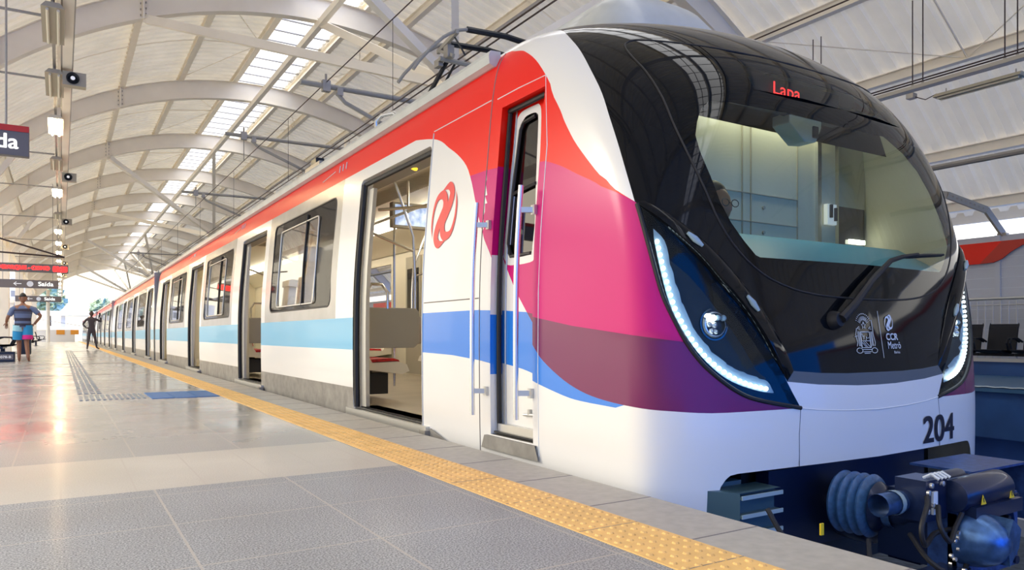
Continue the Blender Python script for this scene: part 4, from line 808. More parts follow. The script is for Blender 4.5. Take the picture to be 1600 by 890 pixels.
# ================================================================ station: setting
AX, AZ, YE = 5.3, 7.98, 92.4
def zv(X): return AZ-(X-AX)**2/20.0 if X > AX else AZ-10.0+math.sqrt(100-(X-AX)**2)
AY = [9.96+6.87*k for k in range(-4, 13)]; YR = -18.0
def st(o, label=None): o['kind'] = 'structure'; return tag(o, label) if label else o
g = MB(); g.b2((-9, -18, -1.3), (1.56, YE, 0), 'granite_floor'); st(g.build('floor'), 'grey granite platform floor')
g = MB(); g.b2((1.83, -5, -.35), (2.17, YE, 0), 'edge_slab'); g.b2((1.56, -5, -1.3), (1.83, YE, -.004), 'edge_slab')
for Y in np.arange(-4.47, 60, .57): g.b2((1.83, Y-.003, .0), (2.17, Y+.003, .0012), 'seam')
for Y in np.arange(-4.47, 30, .57): g.b2((2.171, Y-.003, -.3), (2.172, Y+.003, 0), 'seam')
st(g.build('trim_1'), 'grey stone edge of the platform beside the train')
g = MB(); g.b2((1.56, -5, -.003), (1.83, YE, .004), 'yellow_tile')
for Y in np.arange(-4.4, 34, .052):
    for i in range(5):
        x, y = 1.587+i*.054, Y; r1, r2 = .0135, .009; n = 8 if Y < 9 else 5
        vs = [(x+r1*math.cos(2*math.pi*k/n), y+r1*math.sin(2*math.pi*k/n), .004) for k in range(n)]+[(x+r2*math.cos(2*math.pi*k/n), y+r2*math.sin(2*math.pi*k/n), .009) for k in range(n)]
        g.add(vs, [(k, (k+1) % n, n+(k+1) % n, n+k) for k in range(n)]+[tuple(range(n, 2*n))], 'yellow_tile')
for Y in np.arange(34, YE, .3):
    for i in range(5): g.b2((1.575+i*.054, Y, .004), (1.60+i*.054, Y+.29, .008), 'yellow_tile')
for Y in np.arange(-4.4, 40, .5): g.b2((1.56, Y-.0315, .0042), (1.83, Y-.0275, .0046), 'seam')
tag(g.build('tactile_strip'), 'yellow tactile paving strip with raised studs along the platform edge', 'tactile paving')
g = MB()
for i in range(3): g.b2((.86+i*.235, 8.82, 0), (1.08+i*.235, 9.82, .006), 'blue_tile')
o3 = tag(g.build('floor_marking'), 'three dark blue floor tiles beside the yellow strip', 'floor marking'); bpy.data.objects.remove(o3)
for i, w_ in enumerate(('left, next to the dashed grey strip', 'middle, between two like it', 'right, touching the yellow strip')):
    g = MB(); g.b2((.85+i*.235, 8.85, 0), (1.075+i*.235, 9.80, .006), 'blue_tile'); tag(g.build('floor_marking'), 'dark blue floor tile of three: '+w_, 'floor marking', 'blue floor tiles')
g = MB()
for Y in np.arange(10.0, 38, .30):
    for i in range(4): g.b2((.17+i*.066, Y, 0), (.215+i*.066, Y+.24, .006), 'slate_tile')
for i in range(12): g.b2((.17+i*.055, 9.0, 0), (.20+i*.055, 9.75, .006), 'slate_tile')
tag(g.build('guide_path'), 'grey ribbed tactile guide path running down the middle of the platform', 'tactile paving')
g = MB(); g.b2((-3.2, 14.70, 0), (.75, 14.80, .003), 'groove'); g.b2((-3.2, 20.5, 0), (1.5, 20.66, .003), 'groove'); g.b2((-3.2, 36, 0), (1.5, 36.4, .003), 'groove'); g.build('floor_joint')['kind'] = 'structure'
# track bed, rails, sleepers
g = MB(); g.b2((1.5, -8, -1.5), (10.9, 140, -1.2), 'ballast'); st(g.build('ground'), 'dark track bed between the platforms')
g = MB()
for Y in np.arange(-6, 5, .62): g.b2((2.5, Y, -1.2), (4.95, Y+.26, -1.04), 'concrete'); g.b2((7.7, Y, -1.2), (10.1, Y+.26, -1.04), 'concrete')
st(g.build('trim_2'), 'concrete sleepers of both tracks')
for i, (x, w_) in enumerate(((3.0, 'steel rail under the platform side of the front car'), (4.44, 'steel rail under the far side of the front car'), (8.2, 'steel rail of the empty second track, train side'), (9.64, 'steel rail of the empty second track, far platform side'))):
    g = MB(); g.b2((x-.06, -8, -1.04), (x+.06, 130, -1.02), 'rail_steel'); g.b2((x-.012, -8, -1.02), (x+.012, 130, -.91), 'rail_steel'); g.b2((x-.036, -8, -.91), (x+.036, 130, -.87), 'rail_steel'); tag(g.build('rail'), w_, 'rail')
g = MB(); g.b2((2.19, -1.5, -.62), (2.9, 2.25, -.55), 'concrete'); g.b2((2.25, -1.5, -1.2), (2.85, 2.2, -.62), 'concrete'); tag(g.build('cable_trough'), 'pale concrete cable trough beneath the coupler beside the platform', 'cable trough')
# far platform
g = MB(); g.b2((10.45, -18, -.66), (17, YE, 0), 'fascia_blue_cast'); g.b2((10.40, -8, -.05), (10.6, YE, .006), 'far_floor'); g.b2((10.6, -8, 0), (17, YE, .004), 'far_floor'); g.b2((11.2, -8, -1.3), (17, YE, -.66), 'fascia_blue_cast')
for Y in np.arange(-6, 30, 2.9): g.b2((10.8, Y, -1.3), (11.0, Y+.22, -.66), 'far_floor'); g.b2((10.5, Y, -.74), (11.0, Y+.22, -.66), 'far_floor')
st(g.build('floor'), 'far platform beyond the second track, blue light put into its colour')
g = MB(); g.tube([(10.405, Y, .01+.008*(i % 2)) for i, Y in enumerate(np.arange(-6, 30, .10))], .014, 'rail_steel', 6); tag(g.build('platform_nosing'), 'thin bright nosing strip along the far platform edge', 'edge strip')
g = MB(); g.b2((15.4, -8, 0), (15.6, YE, 2.62), 'wall_white')
for z in np.arange(.2, 2.6, .20): g.b2((15.395, -8, z), (15.402, YE, z+.006), 'decal_white')
for Y in np.arange(-6, YE, 2.6): g.b2((15.37, Y, 0), (15.41, Y+.10, 2.62), 'wall_white')
st(g.build('wall_right'), 'pale panelled wall behind the far platform')
g = MB(); prof = [(-8, 2.05), (5.55, 2.05), (5.75, 2.02), (6.0, 2.03), (6.6, 2.06), (30, 2.06), (30, 2.50), (-8, 2.50)]
g.prism([(40, 2.09), (40, 2.50), (6.95, 2.50), (7.35, 2.09)], (15.33, 0, 0), (0, 1, 0), (0, 0, 1), (.03, 0, 0), 'red_paint'); g.prism([(7.35, 2.09), (6.95, 2.50), (-8, 2.50), (-8, 2.44), (6.3, 2.43), (6.6, 2.39), (6.8, 2.28), (6.95, 2.16), (7.1, 2.10)], (15.33, 0, 0), (0, 1, 0), (0, 0, 1), (.03, 0, 0), 'sign_red')
tag(g.build('red_band'), 'red curved band painted sign along the far wall', 'sign')
g = MB(); 
for Y in np.arange(-2, 30, .135): g.tube([(14.9, Y, .05), (14.9, Y, 1.34)], .012, 'aluminium', 6, False)
for z, r in ((1.38, .028), (1.26, .012), (.12, .018)): g.tube([(14.9, -2, z), (14.9, 30, z)], r, 'aluminium', 8)
tag(g.build('platform_railing'), 'steel railing with upright bars behind the far platform seats', 'railing')
def waiting_seat(x, y, face, label, group):
    t = thing('waiting_seat', (x, y, 0), label, 'seat', group); g = MB(); F = face
    prof = [(0, .44), (.12, .405), (.36, .43), (.44, .455), (.445, .43), (.36, .40), (.12, .375), (-.03, .42), (-.12, .84), (-.15, .90), (-.17, .88), (-.14, .82), (-.05, .42)]
    g.prism([(F*a, b) for a, b in prof], (x, y-.23, 0), (1, 0, 0), (0, 0, 1), (0, .46, 0), 'seat_black'); g.build('seat', t, bevel=.02)
    for s_ in (-1, 1): g = MB(); g.tube([(x-F*.08, y+s_*.265, .58), (x+F*.1, y+s_*.265, .64), (x+F*.32, y+s_*.265, .63), (x+F*.36, y+s_*.265, .56), (x+F*.30, y+s_*.265, .43)], .018, 'seat_black', 8); g.build('armrest', t, True)
    g = MB(); g.box((x+F*.1, y, .355), (.08, .56, .05), 'dark_metal'); g.build('beam', t); return t
ws0 = waiting_seat(14.1, 6.42, -1, 'black waiting seat on the far platform, nearest the train nose', 'black seats on the far platform')
def seat_copy(y, x, lab, grp, rz=0):
    c = copy_tree(ws0); c.location = (x, y, 0); c.rotation_euler.z = rz; c['label'] = lab; c['group'] = grp; return c
G2 = 'black seats on the far platform'
seat_copy(5.84, 14.1, 'black waiting seat on the far platform, second from the train nose', G2); seat_copy(5.26, 14.1, 'black waiting seat on the far platform, cut by the picture edge', G2)
for y in (7.0,): seat_copy(y, 14.1, 'black waiting seat on the far platform hidden behind the train nose', G2)
for n_, y in enumerate((4.9, 7.9)):
    g = MB(); g.box((14.0, y, .17), (.10, .10, .34), 'dark_metal'); g.box((14.0, y, .012), (.3, .2, .02), 'dark_metal'); tag(g.build('seat_pedestal'), 'dark pedestal under the far platform seats, '+('near end' if n_ == 0 else 'end behind the train'), 'seat support')
g = MB(); g.b2((13.6, 4.4, .24), (13.66, 8.2, .30), 'aluminium'); g.b2((13.64, 4.4, .0), (13.66, 8.2, .24), 'fascia_blue_cast'); tag(g.build('kick_rail'), 'pale horizontal rail and panel with blue shade in its colour below the far platform seats', 'rail')  # panel put in for the blue shade under the seats
# ---------------------------------------------------------------- vault
g = MB(); pitch = .33
ys = []; Y = YR
while Y < YE: ys += [(Y, 0), (Y+.14, 0), (Y+.18, .085), (Y+.29, .085)]; Y += pitch
ys = np.array(ys)
def sheet(X0, X1, n):
    xs = np.linspace(X0, X1, n); k = len(ys); zs = np.array([zv(x) for x in xs])+.74
    P = np.stack([np.repeat(xs, k), np.tile(ys[:, 0], n), np.repeat(zs, k)+np.tile(ys[:, 1], n)], 1)
    F = [(i*k+j, i*k+j+1, (i+1)*k+j+1, (i+1)*k+j) for i in range(n-1) for j in range(k-1)]; g.add(P.tolist(), F, 'roof_sheet')
sheet(-2.6, 4.7, 12); sheet(6.15, 15.9, 16)
st(g.build('ceiling'), 'white corrugated metal vault over the station')
g = MB(); g.add([(4.6, YR, zv(4.6)+.80), (6.25, YR, zv(6.25)+.80), (6.25, YE, zv(6.25)+.80), (4.6, YE, zv(4.6)+.80)], [(0, 1, 2, 3)], 'skylight')
sk = g.build('window_1'); st(sk, 'bright translucent skylight strip along the crown of the vault')
g = MB()
for Y in np.arange(YR, 60, .75): g.b2((4.6, Y, AZ+.70), (6.25, Y+.05, AZ+.73), 'galv')
g.build('skylight_bars', sk)
for i, Y in enumerate(AY):
    g = MB(); xs = np.linspace(-2.1, 15.3, 42)
    for k in range(41):
        a, b = xs[k], xs[k+1]; za, zb = zv(a), zv(b)
        g.add([(a, Y-.11, za), (b, Y-.11, zb), (b, Y+.11, zb), (a, Y+.11, za), (a, Y-.11, za+.02), (b, Y-.11, zb+.02), (b, Y+.11, zb+.02), (a, Y+.11, za+.02)], [(0, 1, 2, 3), (4, 5, 6, 7), (0, 1, 5, 4), (3, 2, 6, 7)], 'beam_white')
        g.add([(a, Y-.008, za+.02), (b, Y-.008, zb+.02), (b, Y-.008, zb+.54), (a, Y-.008, za+.54), (a, Y+.008, za+.02), (b, Y+.008, zb+.02), (b, Y+.008, zb+.54), (a, Y+.008, za+.54)], [(0, 1, 2, 3), (4, 5, 6, 7)], 'beam_white')
        g.add([(a, Y-.11, za+.54), (b, Y-.11, zb+.54), (b, Y+.11, zb+.54), (a, Y+.11, za+.54)], [(0, 1, 2, 3)], 'beam_white')
    for x in (1.45, 9.15, -1.0): g.beam((x, Y, zv(x)-.01), (x+.02*(x-AX)*0, Y, zv(x)+.56), .035, .24, 'beam_white', up=(0, 1, 0))
    o = g.build('roof_beam'); st(o, 'white curved steel arch beam across the vault')
    g = MB()
    for x in (1.40, 1.50):
        for q in (.10, .22, .34, .46): g.box((x, Y-.02, zv(x)+q), (.02, .03, .03), 'galv')
    o2 = g.build('bolts', o)
PX = [-1.47, 0, 1.50, 3.05, 4.58, 6.27, 7.33, 8.8, 10.27, 11.74, 13.2, 14.7, 15.6]
for x in PX:
    g = MB(); z = zv(x)+.64; g.ibeam((x, YR, z), (x, YE, z), .14, .18, 'beam_white', .014)
    for Y in AY:
        g.box((x, Y+.5, z), (.15, .015, .18), 'beam_white'); g.box((x-.04, Y+.52, z-.1), (.02, .03, .01), 'galv'); g.box((x+.04, Y+.52, z-.1), (.02, .03, .01), 'galv')
    st(g.build('roof_purlin'), 'white steel purlin running the length of the vault')
g = MB(); g.beam((5.10, YR, zv(5.10)-.09), (5.10, YE, zv(5.10)-.09), .12, .16, 'beam_white'); st(g.build('roof_purlin'), 'white ridge tube below the skylight')
g = MB()
for i in range(len(AY)-1):
    y0, y1 = AY[i], AY[i+1]
    for x0, x1 in ((3.05, 4.58), (6.27, 7.33), (11.74, 13.2)):
        z0, z1 = zv(x0)+.58, zv(x1)+.58; ym = (y0+y1)/2
        g.tube([(x0, y0+.3, z0), (x1, ym, z1)], .011, 'beam_white', 5); g.tube([(x1, ym, z1), (x0, y1-.3, z0)], .011, 'beam_white', 5); g.tube([(x0, ym, z0), (x1, ym, z1)], .016, 'beam_white', 5)
    ym = (y0+y1)/2
    for x0, x1 in ((-.1, 2.9), (7.4, 11.7)):
        xs = np.linspace(x0, x1, 6); g.tube([(x, ym, zv(x)+.60) for x in xs], .010, 'beam_white', 5)
st(g.build('roof_bracing'), 'thin white bracing rods between the purlins')
# columns along the near platform
for i, (Y, w_) in enumerate(((9.96, 'out of sight beside the camera'), (23.7, 'nearest, at the picture edge'), (37.44, 'second, behind the walking man'), (51.18, 'third from the camera'), (64.92, 'fourth from the camera'), (78.66, 'fifth, by the platform end'))):
    if i == 0: continue
    g = MB(); g.b2((-2.25, Y-.2, 0), (-1.85, Y+.2, zv(-2.05)+.1), 'column_white'); g.b2((-2.32, Y-.27, 0), (-1.78, Y+.27, .25), 'column_white'); o = g.build('station_column', bevel=.02); tag(o, 'white square platform column, '+w_, 'column', 'white columns of the near platform')
    g = MB(); g.b2((-2.42, Y-.32, zv(-2.05)+.06), (-1.6, Y+.32, zv(-2.05)+.10), 'beam_white'); g.beam((-1.9, Y, 4.2), (-.9, Y, zv(-.9)), .10, .14, 'beam_white'); g.build('column_head', o)
g = MB(); g.b2((-2.2, -3, 4.35), (-1.95, YE, 4.6), 'beam_white'); st(g.build('roof_beam'), 'longitudinal white eaves beam on the columns')
for i, Y in enumerate((14.5, 30.6, 44.3, 58, 72)):
    g = MB(); g.b2((-3.6, Y, 0), (-3.3, Y+.9, 3.6), 'column_white'); g.b2((-3.65, Y-.1, 3.3), (-3.25, Y+1.0, 3.6), 'column_white'); o = tag(g.build('wall_pier'), 'pale pier beyond the column row, '+('first', 'second', 'third', 'fourth', 'fifth')[i]+' along the platform', 'pier', 'pale piers along the platform edge')
# median tree columns
STR = []
for i, (Y, w_) in enumerate(((12.2, 'nearest, rising behind the pantograph'), (37.6, 'second, with struts fanning over the second car'), (64.4, 'third, small above the train roof'), (86, 'furthest, by the bright vault end'))):
    zt = (5.35, 5.5, 5.15, 5.0)[i]; X = 6.3
    g = MB(); g.tube([(X, Y, -1.2), (X, Y, zt)], .17, 'column_white', 16); o = tag(g.build('median_column', smooth=True), 'white branching column between the tracks, '+w_, 'column', 'branching columns between the tracks')
    ya = max([a for a in AY if a < Y-1.0]); yb_ = min([a for a in AY if a > Y+1.0])
    for (tx, ty) in ((1.5, ya), (5.12, ya), (5.12, yb_), (1.5, yb_), (9.1, ya), (9.1, yb_)):
        g = MB(); g.beam((X, Y, zt), (tx, ty, zv(tx)), .13, .17, 'beam_white'); g.build('strut', o)
    g = MB(); g.b2((X-.3, Y-.3, zt-.05), (X+.3, Y+.3, zt+.05), 'beam_white'); g.build('strut_cap', o)
# overhead line
def wire(name, pts, r, lab): g = MB(); g.tube(pts, r, 'wire', 5); return tag(g.build(name), lab, 'overhead wire', 'overhead wires')
wire('contact_wire', [(3.685, -4, 3.70), (3.685, 110, 3.70)], .009, 'dark contact wire over the train, platform side of the close pair'); wire('contact_wire', [(3.775, -4, 3.70), (3.775, 110, 3.70)], .009, 'dark contact wire over the train, far side of the close pair')
wire('messenger_wire', [(3.72, Y, 4.86) for Y in (-4, 20, 110)], .009, 'upper catenary wire above the train'); wire('contact_wire', [(8.86, -4, 3.80), (8.86, 110, 3.8)], .010, 'dark contact wire over the empty second track'); wire('contact_wire', [(8.95, -4, 3.80), (8.95, 110, 3.8)], .010, 'second dark contact wire over the empty track'); wire('messenger_wire', [(8.9, -4, 5.15), (8.9, 110, 5.15)], .011, 'upper catenary wire over the empty second track')
g = MB()
for Y in np.arange(9, 80, 5.2): g.tube([(3.72, Y, 3.67), (3.72, Y, 4.86)], .004, 'wire', 4)
tag(g.build('dropper_wires'), 'thin vertical dropper wires between the catenary wires', 'overhead wire', kind='stuff')
for i, (Y, z, w_) in enumerate(((11.85, 4.80, 'nearest, left of the pantograph'), (18.2, 5.45, 'second from the nose, crossing the skylight'), (25.5, 5.3, 'third from the nose'), (46, 5.3, 'distant, near the second branching column'))):
    t = thing('catenary_bracket', (6.3, Y, z), 'galvanised tubular catenary bracket over the train, '+w_, 'catenary bracket', 'catenary brackets over the train')
    g = MB(); g.tube([(3.30, Y, z), (6.3, Y+.1, z+.05)], .045, 'bracket_grey', 10); g.build('top_tube', t, True)
    g = MB(); g.tube([(3.9, Y, z-.08), (4.05, Y, z-.22), (5.1, Y+.02, z-.62), (6.25, Y+.1, z-1.1)], .035, 'bracket_grey', 10); g.build('stay_tube', t, True)
    g = MB(); g.box((3.72, Y, z), (.13, .10, .18), 'galv'); g.tube([(3.72, Y, z+.1), (3.72, Y, z+.2)], .02, 'galv'); g.box((3.95, Y, z-.06), (.10, .09, .12), 'galv'); g.tube([(3.72, Y, z-.1), (3.72, Y, 4.87)], .012, 'galv'); g.build('clamp', t)
    g = MB(); g.tube([(6.3, Y+.1, -1.2), (6.3, Y+.1, z+.3)], .07, 'column_white', 10); g.build('mast', t, True)
# cable tray with lamps and loudspeakers over the platform
g = MB(); g.b2((.02, -3, 4.60), (.14, YE-4, 4.66), 'beam_white'); g.b2((.00, -3, 4.60), (.02, YE-4, 4.72), 'galv'); g.b2((.14, -3, 4.60), (.155, YE-4, 4.72), 'galv'); g.b2((-.10, -3, 4.62), (-.06, YE-4, 4.66), 'galv')
for Y in np.arange(2, YE-4, 3.2): g.tube([(.08, Y, 4.66), (.08, Y, zv(.08)+.4)], .012, 'galv', 5)
tag(g.build('cable_tray'), 'white cable tray hanging lengthwise above the platform', 'cable tray')
def lamp(Y, lit, lab):
    t = thing('ceiling_lamp', (-.08, Y, 4.5), lab, 'lamp', 'fluorescent lamps under the cable tray'); g = MB()
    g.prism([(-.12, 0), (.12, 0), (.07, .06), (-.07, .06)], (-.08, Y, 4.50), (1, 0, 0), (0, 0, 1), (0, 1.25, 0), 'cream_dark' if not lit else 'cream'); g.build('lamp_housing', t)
    for s_ in (-1, 1): g = MB(); g.tube([(-.08+s_*.055, Y+.04, 4.485), (-.08+s_*.055, Y+1.21, 4.485)], .017, 'station_tube' if lit else 'cream', 8); g.build('tube', t, True)
    g = MB(); g.tube([(-.08, Y+.1, 4.56), (-.08, Y+.1, 4.63)], .01, 'galv', 5); g.tube([(-.08, Y+1.1, 4.56), (-.08, Y+1.1, 4.63)], .01, 'galv', 5); g.build('hanger', t); return t
o_ = ['first', 'second', 'third', 'fourth', 'fifth', 'sixth', 'seventh', 'eighth', 'ninth', 'tenth', 'eleventh', 'twelfth', 'thirteenth', 'fourteenth', 'fifteenth', 'sixteenth', 'seventeenth', 'eighteenth', 'nineteenth', 'twentieth']
YL = [10.0, 12.5, 15.1, 18.6, 22.4, 27, 31, 35, 39, 43.5, 48, 53, 58, 63, 68, 74, 80]; proto = {}
for k, Y in enumerate(YL):
    lit = k >= 2 and k not in (3, 5); lab = f'{"glowing" if lit else "unlit"} twin tube lamp over the platform, {o_[k]} from the camera'
    if lit in proto: c = copy_tree(proto[lit]); c.location = (-.08, Y, 4.5); c['label'] = lab
    else: proto[lit] = lamp(Y, lit, lab)
sp0 = thing('loudspeaker', (.16, 12.55, 4.5), 'square grey loudspeaker on the cable tray, first from the camera', 'loudspeaker', 'loudspeakers on the cable tray')
g = MB(); g.b2((.02, 12.50, 4.36), (.32, 12.66, 4.56), 'cream_dark'); g.build('speaker_box', sp0); g = MB(); g.lathe([(.085, 0), (.085, -.02), (.05, .01), (.03, -.01), (0, -.015)], (.15, 12.49, 4.46), (0, 1, 0), 'dark_metal', 20); g.lathe([(.03, -.02), (0, -.03)], (.15, 12.49, 4.46), (0, 1, 0), 'letter_white', 12); g.build('speaker_cone', sp0, True)
for k, Y in enumerate((20.4, 28.5, 36.6, 45, 54)): c = copy_tree(sp0); c.location = (.16, Y, 4.5); c['label'] = f'square grey loudspeaker on the cable tray, {o_[k+1]} from the camera'
for k, Y in enumerate((10.7, 13.3, 18.8, 23, 29, 36, 44, 54)):
    g = MB(); g.tube([(-1.94, Y, 4.62), (-.115, Y, 4.64)], .018, 'bracket_grey', 6); tag(g.build('tie_rod'), f'thin brown tie rod from the eaves to the cable tray, {o_[k]} from the camera', 'rod', 'tie rods under the vault')
# second tray and lamp over the far track
g = MB(); g.b2((11.93, -3, 4.74), (12.07, YE-4, 4.76), 'galv'); g.b2((11.92, -3, 4.74), (11.94, YE-4, 4.80), 'galv'); g.b2((12.06, -3, 4.74), (12.08, YE-4, 4.80), 'galv')
for Y in (1.9, 3.6, 5.23, 6.62, 8.5, 10.4, 12.4, 15, 18):
    for d in (0, .17): g.tube([(12.0, Y+d, 4.76), (12.0, Y+d, zv(12)+.5)], .010, 'wire', 5); g.box((12, Y+d, 4.80), (.03, .03, .08), 'galv')
g.box((11.9, 6.75, 4.62), (.12, .12, .08), 'galv'); g.tube([(11.9, 6.7, 4.6), (11.95, 6.55, 4.52), (12.0, 6.4, 4.58)], .008, 'wire', 5)
tag(g.build('cable_tray'), 'galvanised cable tray on hanging rods over the second track', 'cable tray')
c = copy_tree(proto[False]); c.location = (12.0, 5.15, 4.50); c['label'] = 'unlit tube lamp hanging over the second track, right of the train'; c['group'] = 'lamps over the second track'
g = MB(); g.tube([(11.0, 2.6, 4.0), (11.0, 2.6, 6.6)], .008, 'wire', 4); g.tube([(11.6, 7.0, 3.0), (11.6, 7.0, 6.2)], .008, 'wire', 4); g.tube([(13.0, 4.9, 3.4), (13.0, 4.9, 5.5)], .008, 'wire', 4); bpy.data.objects.remove(g.build('x'))
g = MB(); g.beam((13.3, 8.9, 3.70), (14.3, 7.43, 3.35), .05, .13, 'cream_dark'); g.beam((14.3, 7.43, 3.35), (15.0, 7.07, 3.08), .05, .13, 'cream_dark'); g.beam((15.0, 7.07, 3.08), (15.45, 6.98, 2.64), .05, .13, 'cream_dark')
for i in range(9): f = i/9; g.box((14.3+.7*f, 7.43-.36*f-.03, 3.35-.27*f), (.03, .02, .03), 'galv')
g.b2((15.38, 6.9, 2.61), (15.5, 7.06, 2.66), 'cream_dark'); tag(g.build('bent_bracket'), 'perforated galvanised cable bracket bending down to the far wall', 'bracket')
g = MB(); g.b2((15.86, YR, 2.98), (15.92, YE, 3.22), 'beam_white'); st(g.build('trim_3'), 'white eaves board along the right edge of the vault')
g = MB(); g.tube([(13.0, -2, 3.62), (13.0, 40, 3.62)], .05, 'galv', 8); tag(g.build('conduit'), 'grey pipe running under the right eaves of the vault', 'pipe')
# ---------------------------------------------------------------- hanging signs
def hang_sign(name, Y, X0, X1, z0, z1, label, lines_):
    t = thing(name, ((X0+X1)/2, Y, z0), label, 'sign'); g = MB(); g.b2((X0, Y, z0), (X1, Y+.10, z1), 'sign_grey'); g.build('sign_panel', t, bevel=.005)
    g = MB(); 
    for x in (X0+.2, X1-.2): g.tube([(x, Y+.05, z1), (x, Y+.05, zv(x)+.4 if name != 'departure_display' else 3.12)], .012, 'galv', 6)
    g.build('hanger', t); return t
fs = lambda Y: (lambda u, v: (u, Y-.004, v))
t = hang_sign('exit_sign', 9.1, -2.4, -.28, 2.55, 2.86, 'near grey exit sign with red top edge, cut by the picture edge', None)
g = MB(); g.b2((-2.4, 9.09, 2.80), (-.28, 9.099, 2.861), 'sign_red'); g.build('red_edge', t); g = MB(); put_text(g, 'Saída', fs(9.1), -.80, -.375, 2.62, 2.77, 'letter_white', .004); g.build('lettering', t)
t = hang_sign('departure_display', 26.7, -1.85, .2, 2.62, 2.88, 'long departure display with glowing red letters over the platform', None)
g = MB(); put_text(g, 'EMBARQUE - COMO', fs(26.7), -1.65, -.30, 2.68, 2.81, 'led_red', .008); put_text(g, '00:28', fs(26.7), -.2, .16, 2.66, 2.82, 'led_red', .012); g.build('lettering', t)
g = MB(); g.tube([(-2.05, 26.75, 3.75), (.1, 26.75, 3.12)], .028, 'wire', 6); g.tube([(-2.05, 26.75, 3.22), (.1, 26.75, 3.12)], .028, 'wire', 6); g.build('bracket_arm', t)
for Y, x0, x1, w_ in ((34.1, -2.1, -.07, 'middle grey exit sign with arrow, beyond the red display'), (48, -2.12, .03, 'furthest grey exit sign with arrow, above the benches')):
    t = hang_sign('exit_sign', Y, x0, x1, 2.53, 2.85, w_, None); g = MB(); put_text(g, 'Saída', fs(Y), x0+1.35, x0+1.85, 2.62, 2.78, 'letter_white', .004)
    g.tube([(x0+.8, Y-.01, 2.69), (x0+.55, Y-.01, 2.69)], .014, 'letter_white', 5); g.tube([(x0+.64, Y-.01, 2.76), (x0+.55, Y-.01, 2.69), (x0+.64, Y-.01, 2.62)], .014, 'letter_white', 5); g.lathe([(.11, 0), (0, -.002)], (x0+1.08, Y-.005, 2.69), (0, 1, 0), 'decal_white', 20); g.build('lettering', t)
    g = MB(); g.tube([(-2.1, Y+.05, 3.3), (x1, Y+.05, 3.3)], .02, 'bracket_grey', 6); g.build('bracket_arm', t)
t = thing('information_board', (-2.3, 30.6, 1.5), 'brown information board with small white lettering behind the walking man', 'sign'); g = MB(); g.b2((-3.1, 30.0, 1.55), (-1.75, 30.06, 1.98), 'sign_grey'); g.build('sign_panel', t); g = MB(); put_text(g, 'Linha', fs(29.99), -2.6, -2.0, 1.68, 1.80, 'letter_white'); g.build('lettering', t); g = MB(); g.tube([(-2.9, 30.05, 0), (-2.9, 30.05, 1.6)], .03, 'galv'); g.build('post', t)
# benches and odds along the near platform
G3 = 'black seats along the near platform'
for k, (y, w_) in enumerate(((23.9, 'nearest of the seat row behind the walking man'), (24.5, 'second of the seat row behind the walking man'), (25.1, 'third of the seat row behind the walking man'), (33.2, 'first of the seat row past the walking man'), (33.8, 'second of the seat row past the walking man'), (42.5, 'nearer of the pair under the last exit sign'), (43.1, 'further of the pair under the last exit sign'), (56, 'distant one by itself near the fourth column'))):
    seat_copy(y, -1.45 if y < 30 else -1.25, 'black waiting seat, '+w_, G3, math.pi)
for k, y in enumerate((24.5, 33.5, 42.8, 56)):
    g = MB(); g.box((-1.36, y, .17), (.10, .10, .34), 'dark_metal'); g.box((-1.36, y, .012), (.3, .2, .02), 'dark_metal'); tag(g.build('seat_pedestal'), f'dark pedestal under the near platform seats, {o_[k]} row', 'seat support')
t = thing('litter_bin', (-1.0, 29.5, 0), 'dark litter bin standing just right of the walking man', 'bin'); g = MB(); g.b2((-1.15, 29.3, .05), (-.85, 29.7, .85), 'dark_metal'); g.build('bin_body', t, bevel=.02); g = MB(); g.b2((-1.17, 29.28, .85), (-.83, 29.72, .92), 'galv'); g.build('bin_lid', t)
t = thing('kiosk_box', (-1.6, 22.9, 0), 'low black cabinet with white lettering at the left edge', 'cabinet'); g = MB(); g.b2((-2.2, 23.0, .0), (-1.02, 23.4, .26), 'dark_metal'); g.build('cabinet_body', t, bevel=.01); g = MB(); g.b2((-2.1, 22.99, .06), (-1.05, 22.999, .20), 'sign_grey'); put_text(g, 'PL 2078-B', lambda u, v: (u, 22.985, v), -1.5, -1.1, .10, .16, 'letter_white'); g.build('lettering', t)
g = MB(); g.lathe([(.0, 0), (.14, .02), (.17, .12), (.12, .24), (.03, .28)], (-1.72, 24.2, .50), (0, 0, 1), 'warn_yellow', 14); o = tag(g.build('carrier_bag', smooth=True), 'yellow bag on the nearest black seat at the left', 'bag')
# ---------------------------------------------------------------- beyond the station
g = MB(); g.b2((-60, YE-2, -6), (1.5, 260, -.3), 'concrete'); st(g.build('ground'), 'pale ground beyond the platform end')
g = MB(); g.b2((-9, YE-.5, 0), (1.3, YE-.2, 1.25), 'building'); st(g.build('wall_back'), 'low pale wall closing the platform end')
for x, w_ in ((-.4, 'left of the two at the platform end'), (.9, 'right of the two at the platform end')):
    g = MB(); g.b2((x, YE-.56, .75), (x+.75, YE-.49, 1.25), 'orange'); tag(g.build('warning_board'), 'small orange warning board, '+w_, 'sign')
g = MB(); g.tube([(-1.1, 88, 0), (-1.1, 88, 5.3)], .16, 'column_white', 12); tag(g.build('end_post', smooth=True), 'tall white post at the far end of the platform', 'post')
g = MB(); g.b2((-40, 128, 3.6), (22, 132, 4.3), 'building'); 
for x in (-24, -12, 0, 12): g.b2((x, 129, -3), (x+.6, 131, 3.6), 'building')
tag(g.build('viaduct'), 'pale viaduct crossing beyond the platform end', 'bridge')
g = MB(); g.beam((-22, 118, 5.4), (3, 116, .9), 2.2, .5, 'building'); g.beam((-22, 116.8, 6.3), (3, 114.8, 1.8), .08, .08, 'galv'); tag(g.build('ramp'), 'sloping pale access ramp beyond the platform', 'ramp')
